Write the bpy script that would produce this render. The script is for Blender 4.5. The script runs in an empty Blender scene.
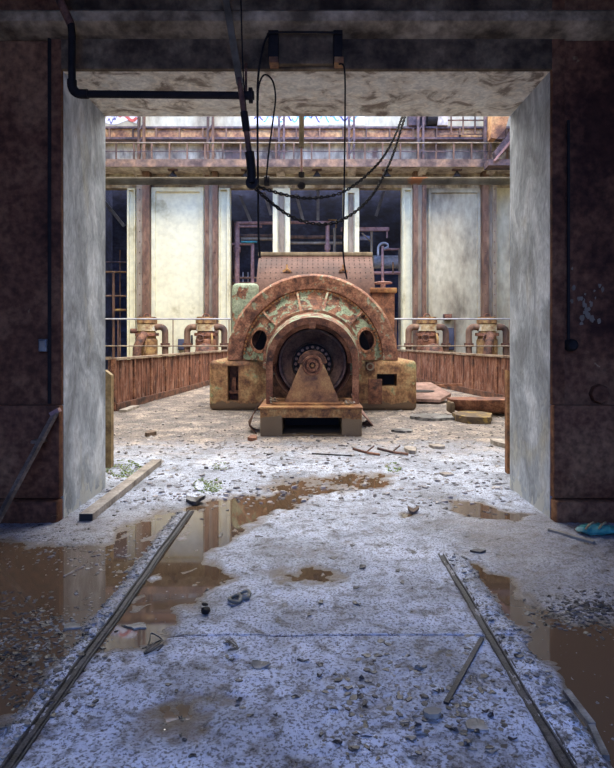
import bpy, bmesh, math, random
import numpy as np
from mathutils import Vector, Matrix
random.seed(7); rng = np.random.default_rng(7)
SC = bpy.context.scene; COL = SC.collection
PI = math.pi
EYE, HZ, VX, FP = 1.55, 339.0, 312.5, 600.0

def P(px, py, Y):                      # a pixel of the photograph at depth Y -> world point
    return Vector(((px - VX) * Y / FP, Y, EYE - (py - HZ) * Y / FP))
def F(px, py):                         # a pixel on the floor -> world x, y
    Y = EYE * FP / (py - HZ)
    return ((px - VX) * Y / FP, Y)
def X(px, Y): return (px - VX) * Y / FP
def Zh(py, Y): return EYE - (py - HZ) * Y / FP

# ---------------------------------------------------------------- materials
def mat(name, cols, scale=3.0, detail=8.0, rough=(0.7, 0.9), bump=0.3, bscale=None, metal=0.0,
        stretch=(1, 1, 1), pos=None, over=None, spec=0.5, dist=0.0, fine=None, low=None):
    """noise-driven colours; over=(cols, scale, threshold, width): flaking second coat; low=(z, width, col): mud up to z"""
    m = bpy.data.materials.new(name); m.use_nodes = True
    nt = m.node_tree; N = nt.nodes; L = nt.links
    bs = N['Principled BSDF']
    tc = N.new('ShaderNodeTexCoord'); mp = N.new('ShaderNodeMapping')
    mp.inputs['Scale'].default_value = stretch
    L.new(tc.outputs['Object'], mp.inputs['Vector'])
    def noise(sc, det=detail, d=dist, ro=0.6):
        n = N.new('ShaderNodeTexNoise'); n.inputs['Scale'].default_value = sc
        n.inputs['Detail'].default_value = det; n.inputs['Roughness'].default_value = ro
        n.inputs['Distortion'].default_value = d
        L.new(mp.outputs['Vector'], n.inputs['Vector']); return n
    def ramp(src, stops):
        r = N.new('ShaderNodeValToRGB'); e = r.color_ramp.elements
        while len(e) < len(stops): e.new(0.5)
        for i, (p, c) in enumerate(stops):
            e[i].position = p; e[i].color = (*c, 1) if len(c) == 3 else c
        L.new(src, r.inputs['Fac']); return r
    n1 = noise(scale)
    k = len(cols); ps = pos or [0.37 + 0.26 * i / max(1, k - 1) for i in range(k)]
    out = ramp(n1.outputs['Fac'], list(zip(ps, cols))).outputs['Color']
    if over:
        oc, osc, th, wd = over
        n2 = noise(osc, 10, 0.6)
        f = ramp(n2.outputs['Fac'], [(th, (0, 0, 0)), (th + wd, (1, 1, 1))])
        n3 = noise(osc * 2.3, 6)
        c2 = ramp(n3.outputs['Fac'], [(0.35, oc[0]), (0.65, oc[1])])
        mx = N.new('ShaderNodeMix'); mx.data_type = 'RGBA'
        L.new(f.outputs['Color'], mx.inputs['Factor']); L.new(out, mx.inputs['A']); L.new(c2.outputs['Color'], mx.inputs['B'])
        out = mx.outputs['Result']
    if fine:                            # (scale, amount) fine speckle
        n4 = noise(fine[0], 4)
        r4 = ramp(n4.outputs['Fac'], [(0.35, (1 - fine[1],) * 3), (0.65, (1,) * 3)])
        mx = N.new('ShaderNodeMix'); mx.data_type = 'RGBA'; mx.blend_type = 'MULTIPLY'
        mx.inputs['Factor'].default_value = 1
        L.new(out, mx.inputs['A']); L.new(r4.outputs['Color'], mx.inputs['B']); out = mx.outputs['Result']
    if low:
        sp = N.new('ShaderNodeSeparateXYZ'); L.new(tc.outputs['Object'], sp.inputs['Vector'])
        n5 = noise(5, 6)
        a = N.new('ShaderNodeMath'); a.operation = 'MULTIPLY_ADD'; a.inputs[1].default_value = low[1] * 2; a.inputs[2].default_value = low[0] - low[1]
        L.new(n5.outputs['Fac'], a.inputs[0])
        b = N.new('ShaderNodeMath'); b.operation = 'LESS_THAN'
        L.new(sp.outputs['Z'], b.inputs[0]); L.new(a.outputs[0], b.inputs[1])
        mx = N.new('ShaderNodeMix'); mx.data_type = 'RGBA'; mx.inputs['B'].default_value = (*low[2], 1)
        L.new(b.outputs[0], mx.inputs['Factor']); L.new(out, mx.inputs['A']); out = mx.outputs['Result']
    L.new(out, bs.inputs['Base Color'])
    rr = ramp(n1.outputs['Fac'], [(0.3, (rough[0],) * 3), (0.7, (rough[1],) * 3)])
    L.new(rr.outputs['Color'], bs.inputs['Roughness'])
    bs.inputs['Metallic'].default_value = metal
    bs.inputs['Specular IOR Level'].default_value = spec
    if bump:
        nb = noise(bscale or scale * 6, 8)
        bp = N.new('ShaderNodeBump'); bp.inputs['Strength'].default_value = bump; bp.inputs['Distance'].default_value = 0.02
        L.new(nb.outputs['Fac'], bp.inputs['Height']); L.new(bp.outputs['Normal'], bs.inputs['Normal'])
    return m

RU1, RU2, RU3 = (0.055, 0.022, 0.014), (0.17, 0.062, 0.03), (0.30, 0.13, 0.065)
M = {}
M['rust'] = mat('rust', [(0.06, 0.024, 0.015), (0.22, 0.085, 0.045), (0.38, 0.18, 0.10)], 4.5, fine=(32, .5))
M['rust_dark'] = mat('rust_dark', [(0.04, 0.02, 0.015), (0.15, 0.065, 0.04), (0.25, 0.12, 0.07)], 5, fine=(30, .5))
M['rust_orange'] = mat('rust_orange', [(0.12, 0.05, 0.02), (0.30, 0.125, 0.045), (0.42, 0.23, 0.09)], 3, fine=(30, .4))
M['rust_green'] = mat('rust_green', [(0.06, 0.025, 0.016), (0.25, 0.10, 0.055), (0.38, 0.18, 0.10)], 7, over=([(0.22, 0.29, 0.18), (0.38, 0.43, 0.29)], 4.6, 0.50, 0.025), fine=(26, .6))
M['rust_rim'] = mat('rust_rim', [(0.11, 0.042, 0.025), (0.32, 0.135, 0.08), (0.48, 0.25, 0.15)], 5, over=([(0.30, 0.35, 0.22), (0.46, 0.43, 0.31)], 5, 0.59, 0.02), fine=(26, .6))
M['base'] = mat('base', [(0.15, 0.062, 0.03), (0.40, 0.21, 0.09), (0.55, 0.38, 0.18)], 3.4, over=([(0.32, 0.37, 0.20), (0.40, 0.38, 0.18)], 3.4, 0.58, 0.05), low=(0.17, 0.16, (0.14, 0.09, 0.052)), fine=(24, .5))
M['pedestal'] = mat('pedestal', [(0.14, 0.058, 0.025), (0.38, 0.185, 0.065), (0.52, 0.33, 0.14)], 5, low=(0.30, 0.16, (0.17, 0.12, 0.07)), fine=(28, .55))
M['stand'] = mat('stand', [(0.15, 0.068, 0.03), (0.37, 0.185, 0.07), (0.50, 0.30, 0.12)], 3, rough=(.45, .7), fine=(40, .35))
M['pink'] = mat('pink', [(0.065, 0.030, 0.022), (0.11, 0.055, 0.042), (0.15, 0.085, 0.066)], 1.4, rough=(.6, .75), bump=.1, fine=(24, .3), spec=.3)
M['rotor'] = mat('rotor', [(0.16, 0.09, 0.062), (0.33, 0.19, 0.125), (0.46, 0.28, 0.18)], 5, rough=(.4, .6), fine=(30, .4))
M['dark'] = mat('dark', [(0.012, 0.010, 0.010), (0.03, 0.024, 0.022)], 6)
M['black'] = mat('black', [(0.006, 0.005, 0.005), (0.018, 0.015, 0.014)], 8, rough=(.6, .8), spec=.2)
M['cream'] = mat('cream', [(0.40, 0.355, 0.20), (0.65, 0.61, 0.385), (0.71, 0.68, 0.45)], 0.9, pos=[.3, .40, .6], fine=(4, .18), bump=.15)
M['creamdirty'] = mat('creamdirty', [(0.15, 0.12, 0.075), (0.42, 0.375, 0.245), (0.54, 0.50, 0.34)], 0.7, pos=[.32, .46, .62], stretch=(1, 1, .45), fine=(5, .3), bump=.15)
M['gallery'] = mat('gallery', [(0.13, 0.09, 0.06), (0.40, 0.33, 0.22), (0.62, 0.55, 0.38)], 1.1, stretch=(1, 1, .5), fine=(5, .5), over=([(0.20, 0.11, 0.07), (0.14, 0.10, 0.08)], 1.2, .58, .08), bump=.15)
M['concgrey'] = mat('concgrey', [(0.28, 0.22, 0.18), (0.54, 0.46, 0.37), (0.74, 0.66, 0.54)], 1.2, fine=(6, .45))
M['jamb'] = mat('jamb', [(0.25, 0.275, 0.29), (0.44, 0.48, 0.51), (0.66, 0.69, 0.70)], 2.1, over=([(0.40, 0.38, 0.28), (0.56, 0.54, 0.44)], 1.3, 0.57, 0.12), low=(.1, .7, (.46, .465, .42)), stretch=(1, 1, .6), rough=(.45, .75), fine=(13, .36), bump=.35, dist=1.2)  # bluish tint of the hall light put into the plaster colour
M['soffit'] = mat('soffit', [(0.30, 0.225, 0.155), (0.80, 0.69, 0.52), (0.92, 0.85, 0.70)], 3.4, pos=[.38, .46, .58], fine=(15, .35), over=([(0.42, 0.2, 0.06), (0.5, 0.27, 0.1)], 1.5, .70, .04), bump=.9, dist=.9)
M['wallbrown'] = mat('wallbrown', [(0.055, 0.021, 0.013), (0.155, 0.064, 0.033), (0.26, 0.13, 0.065)], 1.0, over=([(0.42, 0.28, 0.15), (0.24, 0.15, 0.08)], 2.6, 0.70, 0.02), rough=(.6, .85), fine=(16, .5), spec=.12)
M['lintel'] = mat('lintel', [(0.06, 0.04, 0.024), (0.145, 0.10, 0.058), (0.29, 0.21, 0.12)], 2.2, rough=(.6, .85), fine=(12, .5), spec=.15)
M['ledge'] = mat('ledge', [(0.15, 0.105, 0.06), (0.36, 0.265, 0.155), (0.58, 0.44, 0.27)], 2.6, rough=(.6, .85), fine=(10, .5), spec=.15)
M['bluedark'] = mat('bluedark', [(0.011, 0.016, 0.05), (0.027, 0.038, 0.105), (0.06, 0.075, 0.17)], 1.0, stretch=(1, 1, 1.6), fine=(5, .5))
M['bluegrey'] = mat('bluegrey', [(0.20, 0.22, 0.32), (0.36, 0.39, 0.52)], 3)
M['greybrown'] = mat('greybrown', [(0.14, 0.10, 0.065), (0.24, 0.19, 0.125), (0.30, 0.25, 0.18)], 2, stretch=(1, 1, .3), fine=(9, .3))
M['rustcol'] = mat('rustcol', [(0.05, 0.028, 0.02), (0.155, 0.08, 0.047), (0.25, 0.15, 0.09)], 2, stretch=(1, 1, .3), fine=(9, .45))
M['rustpink'] = mat('rustpink', [(0.20, 0.10, 0.085), (0.33, 0.18, 0.155), (0.42, 0.26, 0.22)], 3, fine=(14, .25))
M['girder'] = mat('girder', [(0.13, 0.055, 0.03), (0.42, 0.20, 0.08), (0.60, 0.35, 0.14)], 1.3, fine=(8, .5))
M['violet'] = mat('violet', [(0.04, 0.028, 0.035), (0.11, 0.072, 0.075), (0.17, 0.105, 0.09)], 2, fine=(8, .4))
M['railgrey'] = mat('railgrey', [(0.20, 0.20, 0.21), (0.33, 0.33, 0.34)], 4, rough=(.4, .6))
M['gantry'] = mat('gantry', [(0.06, 0.048, 0.03), (0.12, 0.10, 0.066), (0.19, 0.16, 0.11)], 3, over=([(0.30, 0.12, 0.04), (0.22, 0.09, 0.035)], 1.3, .64, .03), rough=(.7, .85), spec=.2)
M['teal'] = mat('teal', [(0.02, 0.14, 0.14), (0.04, 0.24, 0.22)], 6, rough=(.4, .6))
M['fence'] = mat('fence', [(0.085, 0.034, 0.022), (0.23, 0.09, 0.052), (0.40, 0.21, 0.14)], 3.0, stretch=(3, 3, .5), over=([(0.42, 0.28, 0.22), (0.34, 0.2, 0.15)], 7, .60, .03), fine=(22, .5))
M['fencerail'] = mat('fencerail', [(0.12, 0.075, 0.05), (0.26, 0.19, 0.13), (0.34, 0.26, 0.19)], 4)
M['ochre'] = mat('ochre', [(0.09, 0.045, 0.022), (0.25, 0.13, 0.05), (0.40, 0.26, 0.09)], 3, fine=(14, .35))
M['ochrepale'] = mat('ochrepale', [(0.25, 0.13, 0.06), (0.45, 0.34, 0.17), (0.55, 0.52, 0.40)], 3, fine=(14, .35))
M['wood'] = mat('wood', [(0.17, 0.135, 0.105), (0.33, 0.28, 0.225), (0.44, 0.39, 0.33)], 4, stretch=(1, 1, 1), fine=(40, .4))
M['woodbrown'] = mat('woodbrown', [(0.07, 0.045, 0.028), (0.16, 0.105, 0.065), (0.22, 0.15, 0.10)], 5, fine=(40, .4))
M['woodyellow'] = mat('woodyellow', [(0.16, 0.09, 0.035), (0.32, 0.21, 0.09), (0.40, 0.30, 0.17)], 3, fine=(20, .4))
M['endgrain'] = mat('endgrain', [(0.008, 0.007, 0.006), (0.02, 0.018, 0.015)], 20)
M['slate'] = mat('slate', [(0.035, 0.034, 0.033), (0.10, 0.098, 0.094), (0.24, 0.235, 0.22)], 9, rough=(.22, .5))
M['flake'] = mat('flake', [(0.010, 0.009, 0.009), (0.03, 0.025, 0.023), (0.08, 0.07, 0.06)], 9, rough=(.22, .5))
M['pale'] = mat('pale', [(0.22, 0.18, 0.14), (0.42, 0.37, 0.31)], 6, fine=(20, .3))
M['stone'] = mat('stone', [(0.16, 0.14, 0.11), (0.27, 0.25, 0.20)], 8)
M['yellowmoss'] = mat('yellowmoss', [(0.08, 0.05, 0.028), (0.15, 0.10, 0.05)], 4, over=([(0.34, 0.22, 0.05), (0.26, 0.17, 0.05)], 6, .56, .04), fine=(20, .4))
M['moss'] = mat('moss', [(0.15, 0.22, 0.03), (0.30, 0.38, 0.08), (0.42, 0.48, 0.16)], 12)
M['gravel'] = mat('gravel', [(0.10, 0.09, 0.085), (0.26, 0.23, 0.21), (0.42, 0.38, 0.34)], 3, rough=(.4, .8))
M['steel'] = mat('steel', [(0.012, 0.012, 0.014), (0.035, 0.035, 0.04), (0.09, 0.085, 0.085)], 14, rough=(.35, .55), metal=.1, spec=.3, fine=(60, .6))
M['leather'] = mat('leather', [(0.05, 0.045, 0.03), (0.20, 0.19, 0.15)], 14, rough=(.3, .5))
M['redpaint'] = mat('redpaint', [(0.42, 0.08, 0.06), (0.55, 0.13, 0.10)], 6)
M['whitepaint'] = mat('whitepaint', [(0.62, 0.60, 0.58), (0.75, 0.73, 0.70)], 6)
M['bluepaint'] = mat('bluepaint', [(0.10, 0.32, 0.55), (0.20, 0.45, 0.65)], 6)
M['navypaint'] = mat('navypaint', [(0.05, 0.05, 0.16), (0.12, 0.10, 0.25)], 6)
M['tankblue'] = mat('tankblue', [(0.22, 0.24, 0.27), (0.36, 0.36, 0.36), (0.40, 0.26, 0.16)], 2, fine=(8, .3))

M['greenpaint'] = mat('greenpaint', [(0.06, 0.025, 0.016), (0.25, 0.10, 0.055), (0.38, 0.18, 0.10)], 7, over=([(0.22, 0.29, 0.20), (0.36, 0.42, 0.30)], 3.2, 0.43, 0.03), fine=(26, .5))
M['fascia'] = mat('fascia', [(0.07, 0.036, 0.026), (0.18, 0.115, 0.08), (0.32, 0.19, 0.11)], 1.6, fine=(7, .5))
M['hatch'] = mat('hatch', [(0.13, 0.07, 0.052), (0.25, 0.15, 0.118), (0.34, 0.22, 0.18)], 3, fine=(20, .3))
M['boxblue'] = mat('boxblue', [(0.03, 0.034, 0.06), (0.06, 0.066, 0.10)], 3)
# water: murky brown shallow puddles
m = bpy.data.materials.new('water'); m.use_nodes = True; bs = m.node_tree.nodes['Principled BSDF']
bs.inputs['Base Color'].default_value = (0.11, 0.068, 0.038, 1); bs.inputs['Roughness'].default_value = 0.03
bs.inputs['IOR'].default_value = 1.75
M['water'] = m

# ---------------------------------------------------------------- mesh builder
WL = {}                                 # world location of every object origin
def wl(o): return WL[o.name]
class MB:
    def __init__(s): s.bm = bmesh.new()
    def quad(s, *pts):
        return s.bm.faces.new([s.bm.verts.new(p) for p in pts])
    def box(s, x0, x1, y0, y1, z0, z1, bevel=0, seg=2):
        if x0 > x1: x0, x1 = x1, x0
        if y0 > y1: y0, y1 = y1, y0
        if z0 > z1: z0, z1 = z1, z0
        r = bmesh.ops.create_cube(s.bm, size=1)
        for v in r['verts']:
            v.co = Vector((x0 + (v.co.x + .5) * (x1 - x0), y0 + (v.co.y + .5) * (y1 - y0), z0 + (v.co.z + .5) * (z1 - z0)))
        if bevel:
            es = list({e for v in r['verts'] for e in v.link_edges})
            bmesh.ops.bevel(s.bm, geom=es, offset=bevel, segments=seg, affect='EDGES', profile=.5)
        return s
    def bar(s, a, b, w, h, up=(0, 0, 1)):            # rectangular bar between two points
        a = Vector(a); b = Vector(b); d = (b - a).normalized(); u = Vector(up)
        if abs(d.dot(u)) > .98: u = Vector((0, 1, 0))
        sx = d.cross(u).normalized(); sy = sx.cross(d).normalized()
        vs = []
        for p in (a, b):
            vs.append([s.bm.verts.new(p + sx * i * w / 2 + sy * j * h / 2) for i, j in ((-1, -1), (1, -1), (1, 1), (-1, 1))])
        A, B = vs
        s.bm.faces.new(A[::-1]); s.bm.faces.new(B)
        for i in range(4): s.bm.faces.new((A[i], A[(i + 1) % 4], B[(i + 1) % 4], B[i]))
        return s
    def tube(s, pts, r, n=10, cap=True, r2=None):
        pts = [Vector(p) for p in pts]; rings = []; k = len(pts)
        t0 = (pts[1] - pts[0]).normalized(); ref = Vector((0, 0, 1)) if abs(t0.z) < .9 else Vector((1, 0, 0))
        for i, p in enumerate(pts):
            t = (pts[min(i + 1, k - 1)] - pts[max(i - 1, 0)]).normalized()
            u = (ref - t * ref.dot(t)).normalized(); v = t.cross(u); ref = u
            rr = r if r2 is None else r + (r2 - r) * i / (k - 1)
            rings.append([s.bm.verts.new(p + (u * math.cos(2 * PI * j / n) + v * math.sin(2 * PI * j / n)) * rr) for j in range(n)])
        for i in range(k - 1):
            for j in range(n):
                s.bm.faces.new((rings[i][j], rings[i][(j + 1) % n], rings[i + 1][(j + 1) % n], rings[i + 1][j]))
        if cap: s.bm.faces.new(rings[0][::-1]); s.bm.faces.new(rings[-1])
        return s
    def cyl(s, a, b, r, n=16, r2=None): return s.tube([a, b], r, n, True, r2)
    def lathe(s, c, prof, axis='Y', n=48, a0=0.0, a1=2 * PI, close=False):
        """prof: (radius, offset along axis); angles run from +X towards +Z (axis Y) or +Y (axis Z); close: profile is a loop"""
        c = Vector(c); full = abs(a1 - a0 - 2 * PI) < 1e-6; cols = []
        for i in range(n if full else n + 1):
            a = a0 + (a1 - a0) * i / n; ring = []
            for r, h in prof:
                if axis == 'Y': p = Vector((r * math.cos(a), h, r * math.sin(a)))
                elif axis == 'X': p = Vector((h, r * math.cos(a), r * math.sin(a)))
                else: p = Vector((r * math.cos(a), r * math.sin(a), h))
                ring.append(s.bm.verts.new(c + p))
            cols.append(ring)
        m = len(prof); K = len(cols)
        for i in range(K if full else K - 1):
            A, B = cols[i], cols[(i + 1) % K]
            for j in range(m if close else m - 1):
                s.bm.faces.new((A[j], A[(j + 1) % m], B[(j + 1) % m], B[j]))
        if close and not full: s.bm.faces.new(cols[0]); s.bm.faces.new(cols[-1][::-1])
        return s
    def prism(s, poly, d0, d1, plane='XZ'):
        def mk(p, d):
            return {'XZ': (p[0], d, p[1]), 'XY': (p[0], p[1], d), 'YZ': (d, p[0], p[1])}[plane]
        A = [s.bm.verts.new(mk(p, d0)) for p in poly]; B = [s.bm.verts.new(mk(p, d1)) for p in poly]
        s.bm.faces.new(A); s.bm.faces.new(B[::-1]); n = len(poly)
        for i in range(n): s.bm.faces.new((A[i], B[i], B[(i + 1) % n], A[(i + 1) % n]))
        return s
    def loft(s, rows, cap=False):
        R = [[s.bm.verts.new(p) for p in row] for row in rows]
        for i in range(len(R) - 1):
            for j in range(len(R[0]) - 1):
                s.bm.faces.new((R[i][j], R[i][j + 1], R[i + 1][j + 1], R[i + 1][j]))
        return s
    def ball(s, c, r, sub=2, sc=(1, 1, 1), jit=0):
        q = bmesh.ops.create_icosphere(s.bm, subdivisions=sub, radius=1)
        for v in q['verts']:
            k = 1 + (random.random() - .5) * jit
            v.co = Vector(c) + Vector((v.co.x * r * sc[0] * k, v.co.y * r * sc[1] * k, v.co.z * r * sc[2] * k))
        return s
    def build(s, name, m, parent=None, smooth=35, origin=None, mats=None, thick=0):
        bmesh.ops.remove_doubles(s.bm, verts=s.bm.verts, dist=1e-5)
        bmesh.ops.recalc_face_normals(s.bm, faces=s.bm.faces)
        co = [v.co for v in s.bm.verts]
        lo = Vector([min(c[i] for c in co) for i in range(3)]); hi = Vector([max(c[i] for c in co) for i in range(3)])
        if parent is not None: org = wl(parent)
        elif origin is not None: org = Vector(origin)
        else: org = Vector(((lo.x + hi.x) / 2, (lo.y + hi.y) / 2, lo.z))
        bmesh.ops.translate(s.bm, verts=s.bm.verts, vec=-org)
        me = bpy.data.meshes.new(name); s.bm.to_mesh(me); s.bm.free()
        me.materials.append(M[m] if isinstance(m, str) else m)
        for e in (mats or []): me.materials.append(M[e])
        if smooth:
            me.polygons.foreach_set('use_smooth', [True] * len(me.polygons))
            me.set_sharp_from_angle(angle=math.radians(smooth))
        o = bpy.data.objects.new(name, me); COL.objects.link(o)
        if parent is not None: o.parent = parent
        else: o.location = org
        WL[o.name] = org.copy()
        if thick:
            md = o.modifiers.new('s', 'SOLIDIFY'); md.thickness = thick
        return o

def tag(o, label, cat, group=None, kind=None):
    o['label'] = label; o['category'] = cat
    if group: o['group'] = group
    if kind: o['kind'] = kind
    return o
def thing(name, label, cat, loc, group=None):
    o = bpy.data.objects.new(name, None); COL.objects.link(o); o.location = loc; o.empty_display_size = .1
    WL[o.name] = Vector(loc); return tag(o, label, cat, group)
def struct(o): o['kind'] = 'structure'; return o
def cut(o, cutter):                                   # boolean difference, baked
    org = o.location if o.parent is None else wl(o)
    me = bpy.data.meshes.new('cut'); bmesh.ops.recalc_face_normals(cutter.bm, faces=cutter.bm.faces)
    bmesh.ops.translate(cutter.bm, verts=cutter.bm.verts, vec=-org); cutter.bm.to_mesh(me); cutter.bm.free()
    c = bpy.data.objects.new('cut', me); COL.objects.link(c)
    if o.parent: c.parent = o.parent
    else: c.location = o.location
    md = o.modifiers.new('b', 'BOOLEAN'); md.object = c; md.operation = 'DIFFERENCE'; md.solver = 'EXACT'
    dg = bpy.context.evaluated_depsgraph_get()
    new = bpy.data.meshes.new_from_object(o.evaluated_get(dg)); o.modifiers.clear()
    o.data = new; bpy.data.objects.remove(c)
    new.set_sharp_from_angle(angle=math.radians(35))
    return o
def copy_part(o, parent, delta):
    c = o.copy(); COL.objects.link(c); c.parent = parent; c.location = o.location + Vector(delta); WL[c.name] = wl(o) + Vector(delta); return c
def label(o, t): o['label'] = t; return o

# ---------------------------------------------------------------- floor heights
def vn(x, y, s):
    ix, iy = np.floor(x), np.floor(y); fx, fy = x - ix, y - iy
    fx = fx * fx * (3 - 2 * fx); fy = fy * fy * (3 - 2 * fy)
    def h(a, b):
        v = np.sin(a * 127.1 + b * 311.7 + s * 74.7) * 43758.5453
        return v - np.floor(v)
    return (h(ix, iy) * (1 - fx) + h(ix + 1, iy) * fx) * (1 - fy) + (h(ix, iy + 1) * (1 - fx) + h(ix + 1, iy + 1) * fx) * fy - .5
def sdpoly(x, y, poly):                               # signed distance, negative inside
    d = np.full(x.shape, 1e9); ins = np.zeros(x.shape, bool); n = len(poly)
    for i in range(n):
        (ax, ay), (bx, by) = poly[i], poly[(i + 1) % n]
        ex, ey = bx - ax, by - ay; wx, wy = x - ax, y - ay
        t = np.clip((wx * ex + wy * ey) / (ex * ex + ey * ey + 1e-12), 0, 1)
        d = np.minimum(d, np.hypot(wx - ex * t, wy - ey * t))
        cnd = ((ay > y) != (by > y)) & (x < (bx - ax) * (y - ay) / (by - ay + 1e-12) + ax)
        ins ^= cnd
    return np.where(ins, -d, d)
WATER = -0.004
PUD = [  # outline in photo pixels on the floor, depth below water, edge softness
    ([(-90, 545), (0, 538), (40, 546), (100, 540), (150, 512), (192, 508), (160, 552), (112, 618), (40, 704), (-30, 790), (-160, 760)], .007, .14, 'broad muddy puddle left of the left floor rail'),
    ([(202, 500), (240, 496), (305, 499), (268, 520), (226, 538), (205, 566), (238, 576), (222, 590), (196, 606), (180, 622), (150, 640), (100, 640), (140, 590)], .006, .12, 'brown puddle right of the left rail mirroring the cream columns'),
    ([(455, 552), (492, 572), (545, 612), (640, 626), (740, 700), (760, 820), (618, 820), (556, 692), (506, 612)], .007, .10, 'brown puddle right of the right floor rail'),
    ([(255, 488), (300, 478), (345, 473), (392, 475), (392, 486), (340, 494), (290, 494)], .004, .12, 'small brown puddle in the middle of the doorway threshold'),
    ([(444, 500), (470, 500), (500, 510), (535, 514), (520, 523), (480, 518), (455, 512)], .007, .06, 'narrow pale puddle left of the right jamb foot'),
    ([(145, 712), (165, 700), (195, 698), (214, 712), (205, 728), (175, 735), (152, 728)], .003, .12, 'round damp brown puddle at the front left of the slab'),
    ([(255, 572), (300, 569), (350, 575), (330, 583), (280, 582)], .0015, .10, 'faint brown puddle streak across the middle of the slab'),
    ([(395, 513), (418, 510), (420, 516), (400, 520)], .004, .05, 'tiny brown puddle in front of the doorway middle'),
]
PW = [[F(px, py) for px, py in poly] for poly, *_ in PUD]
def hgt(x, y):
    x = np.asarray(x, float); y = np.asarray(y, float)
    n = vn(x * 2.2, y * 2.2, 1) * .005 + vn(x * 7, y * 7, 2) * .005 + vn(x * 19, y * 19, 3) * .006 + vn(x * 41, y * 41, 4) * .006
    h = .009 + n
    for (poly, dep, soft, _), w in zip(PUD, PW):
        sd = sdpoly(x, y, w) + vn(x * 3, y * 3, 9) * soft * 1.6 + vn(x * 9, y * 9, 10) * soft * 1.2
        t = np.clip((soft - sd) / (2 * soft), 0, 1); t = t * t * (3 - 2 * t)
        h -= t * (dep + .011)
    # rubble strip beside each rail
    for xr, sgn, yend, sw in ((-1.10, -1, 5.45, .12), (.93, 1, 4.35, .16)):
        d = (x - xr) * sgn
        s = np.clip(d / .03, 0, 1) * np.clip((sw - d) / .04, 0, 1) * np.clip((yend - y) / .2, 0, 1)
        h = h * (1 - s) + s * (.018 + n * 1.6 + vn(x * 30, y * 30, 6) * .012)
        g = np.exp(-((x - xr) / .035) ** 2) * np.clip((yend - y) / .1, 0, 1)
        h -= g * .012
    h -= .014 * np.exp(-((y - 3.12 - .004 * np.sin(x * 3)) / .004) ** 2)
    return h

def axis(segs):
    out = []
    for a, b, st in segs: out += list(np.arange(a, b, st))
    return np.array(out + [segs[-1][1]])
xs = axis([(-10.5, -6, .5), (-6, -2.9, .09), (-2.9, 2.9, .0165), (2.9, 6, .09), (6, 10.5, .5)])
ys = [-4.8]
while ys[-1] < 1.6: ys.append(ys[-1] + .4)
y = 1.75
while y < 26.6: ys.append(y); y += max(.011, .0058 * y)
ys = np.array(sorted(ys + [26.6] + list(np.arange(3.10, 3.14, .002))))
GX, GY = np.meshgrid(xs, ys); GZ = hgt(GX, GY)
V = np.stack([GX.ravel(), GY.ravel(), GZ.ravel()], 1); nx, ny = len(xs), len(ys)
idx = np.arange(nx * ny).reshape(ny, nx)
Q = np.stack([idx[:-1, :-1].ravel(), idx[:-1, 1:].ravel(), idx[1:, 1:].ravel(), idx[1:, :-1].ravel()], 1)
me = bpy.data.meshes.new('floor'); me.vertices.add(len(V)); me.vertices.foreach_set('co', V.ravel())
me.loops.add(Q.size); me.loops.foreach_set('vertex_index', Q.ravel().astype(np.int32))
me.polygons.add(len(Q)); me.polygons.foreach_set('loop_start', np.arange(0, Q.size, 4, dtype=np.int32))
me.update(calc_edges=True); me.polygons.foreach_set('use_smooth', [True] * len(Q))
floor = bpy.data.objects.new('floor', me); COL.objects.link(floor); struct(floor)

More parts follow.
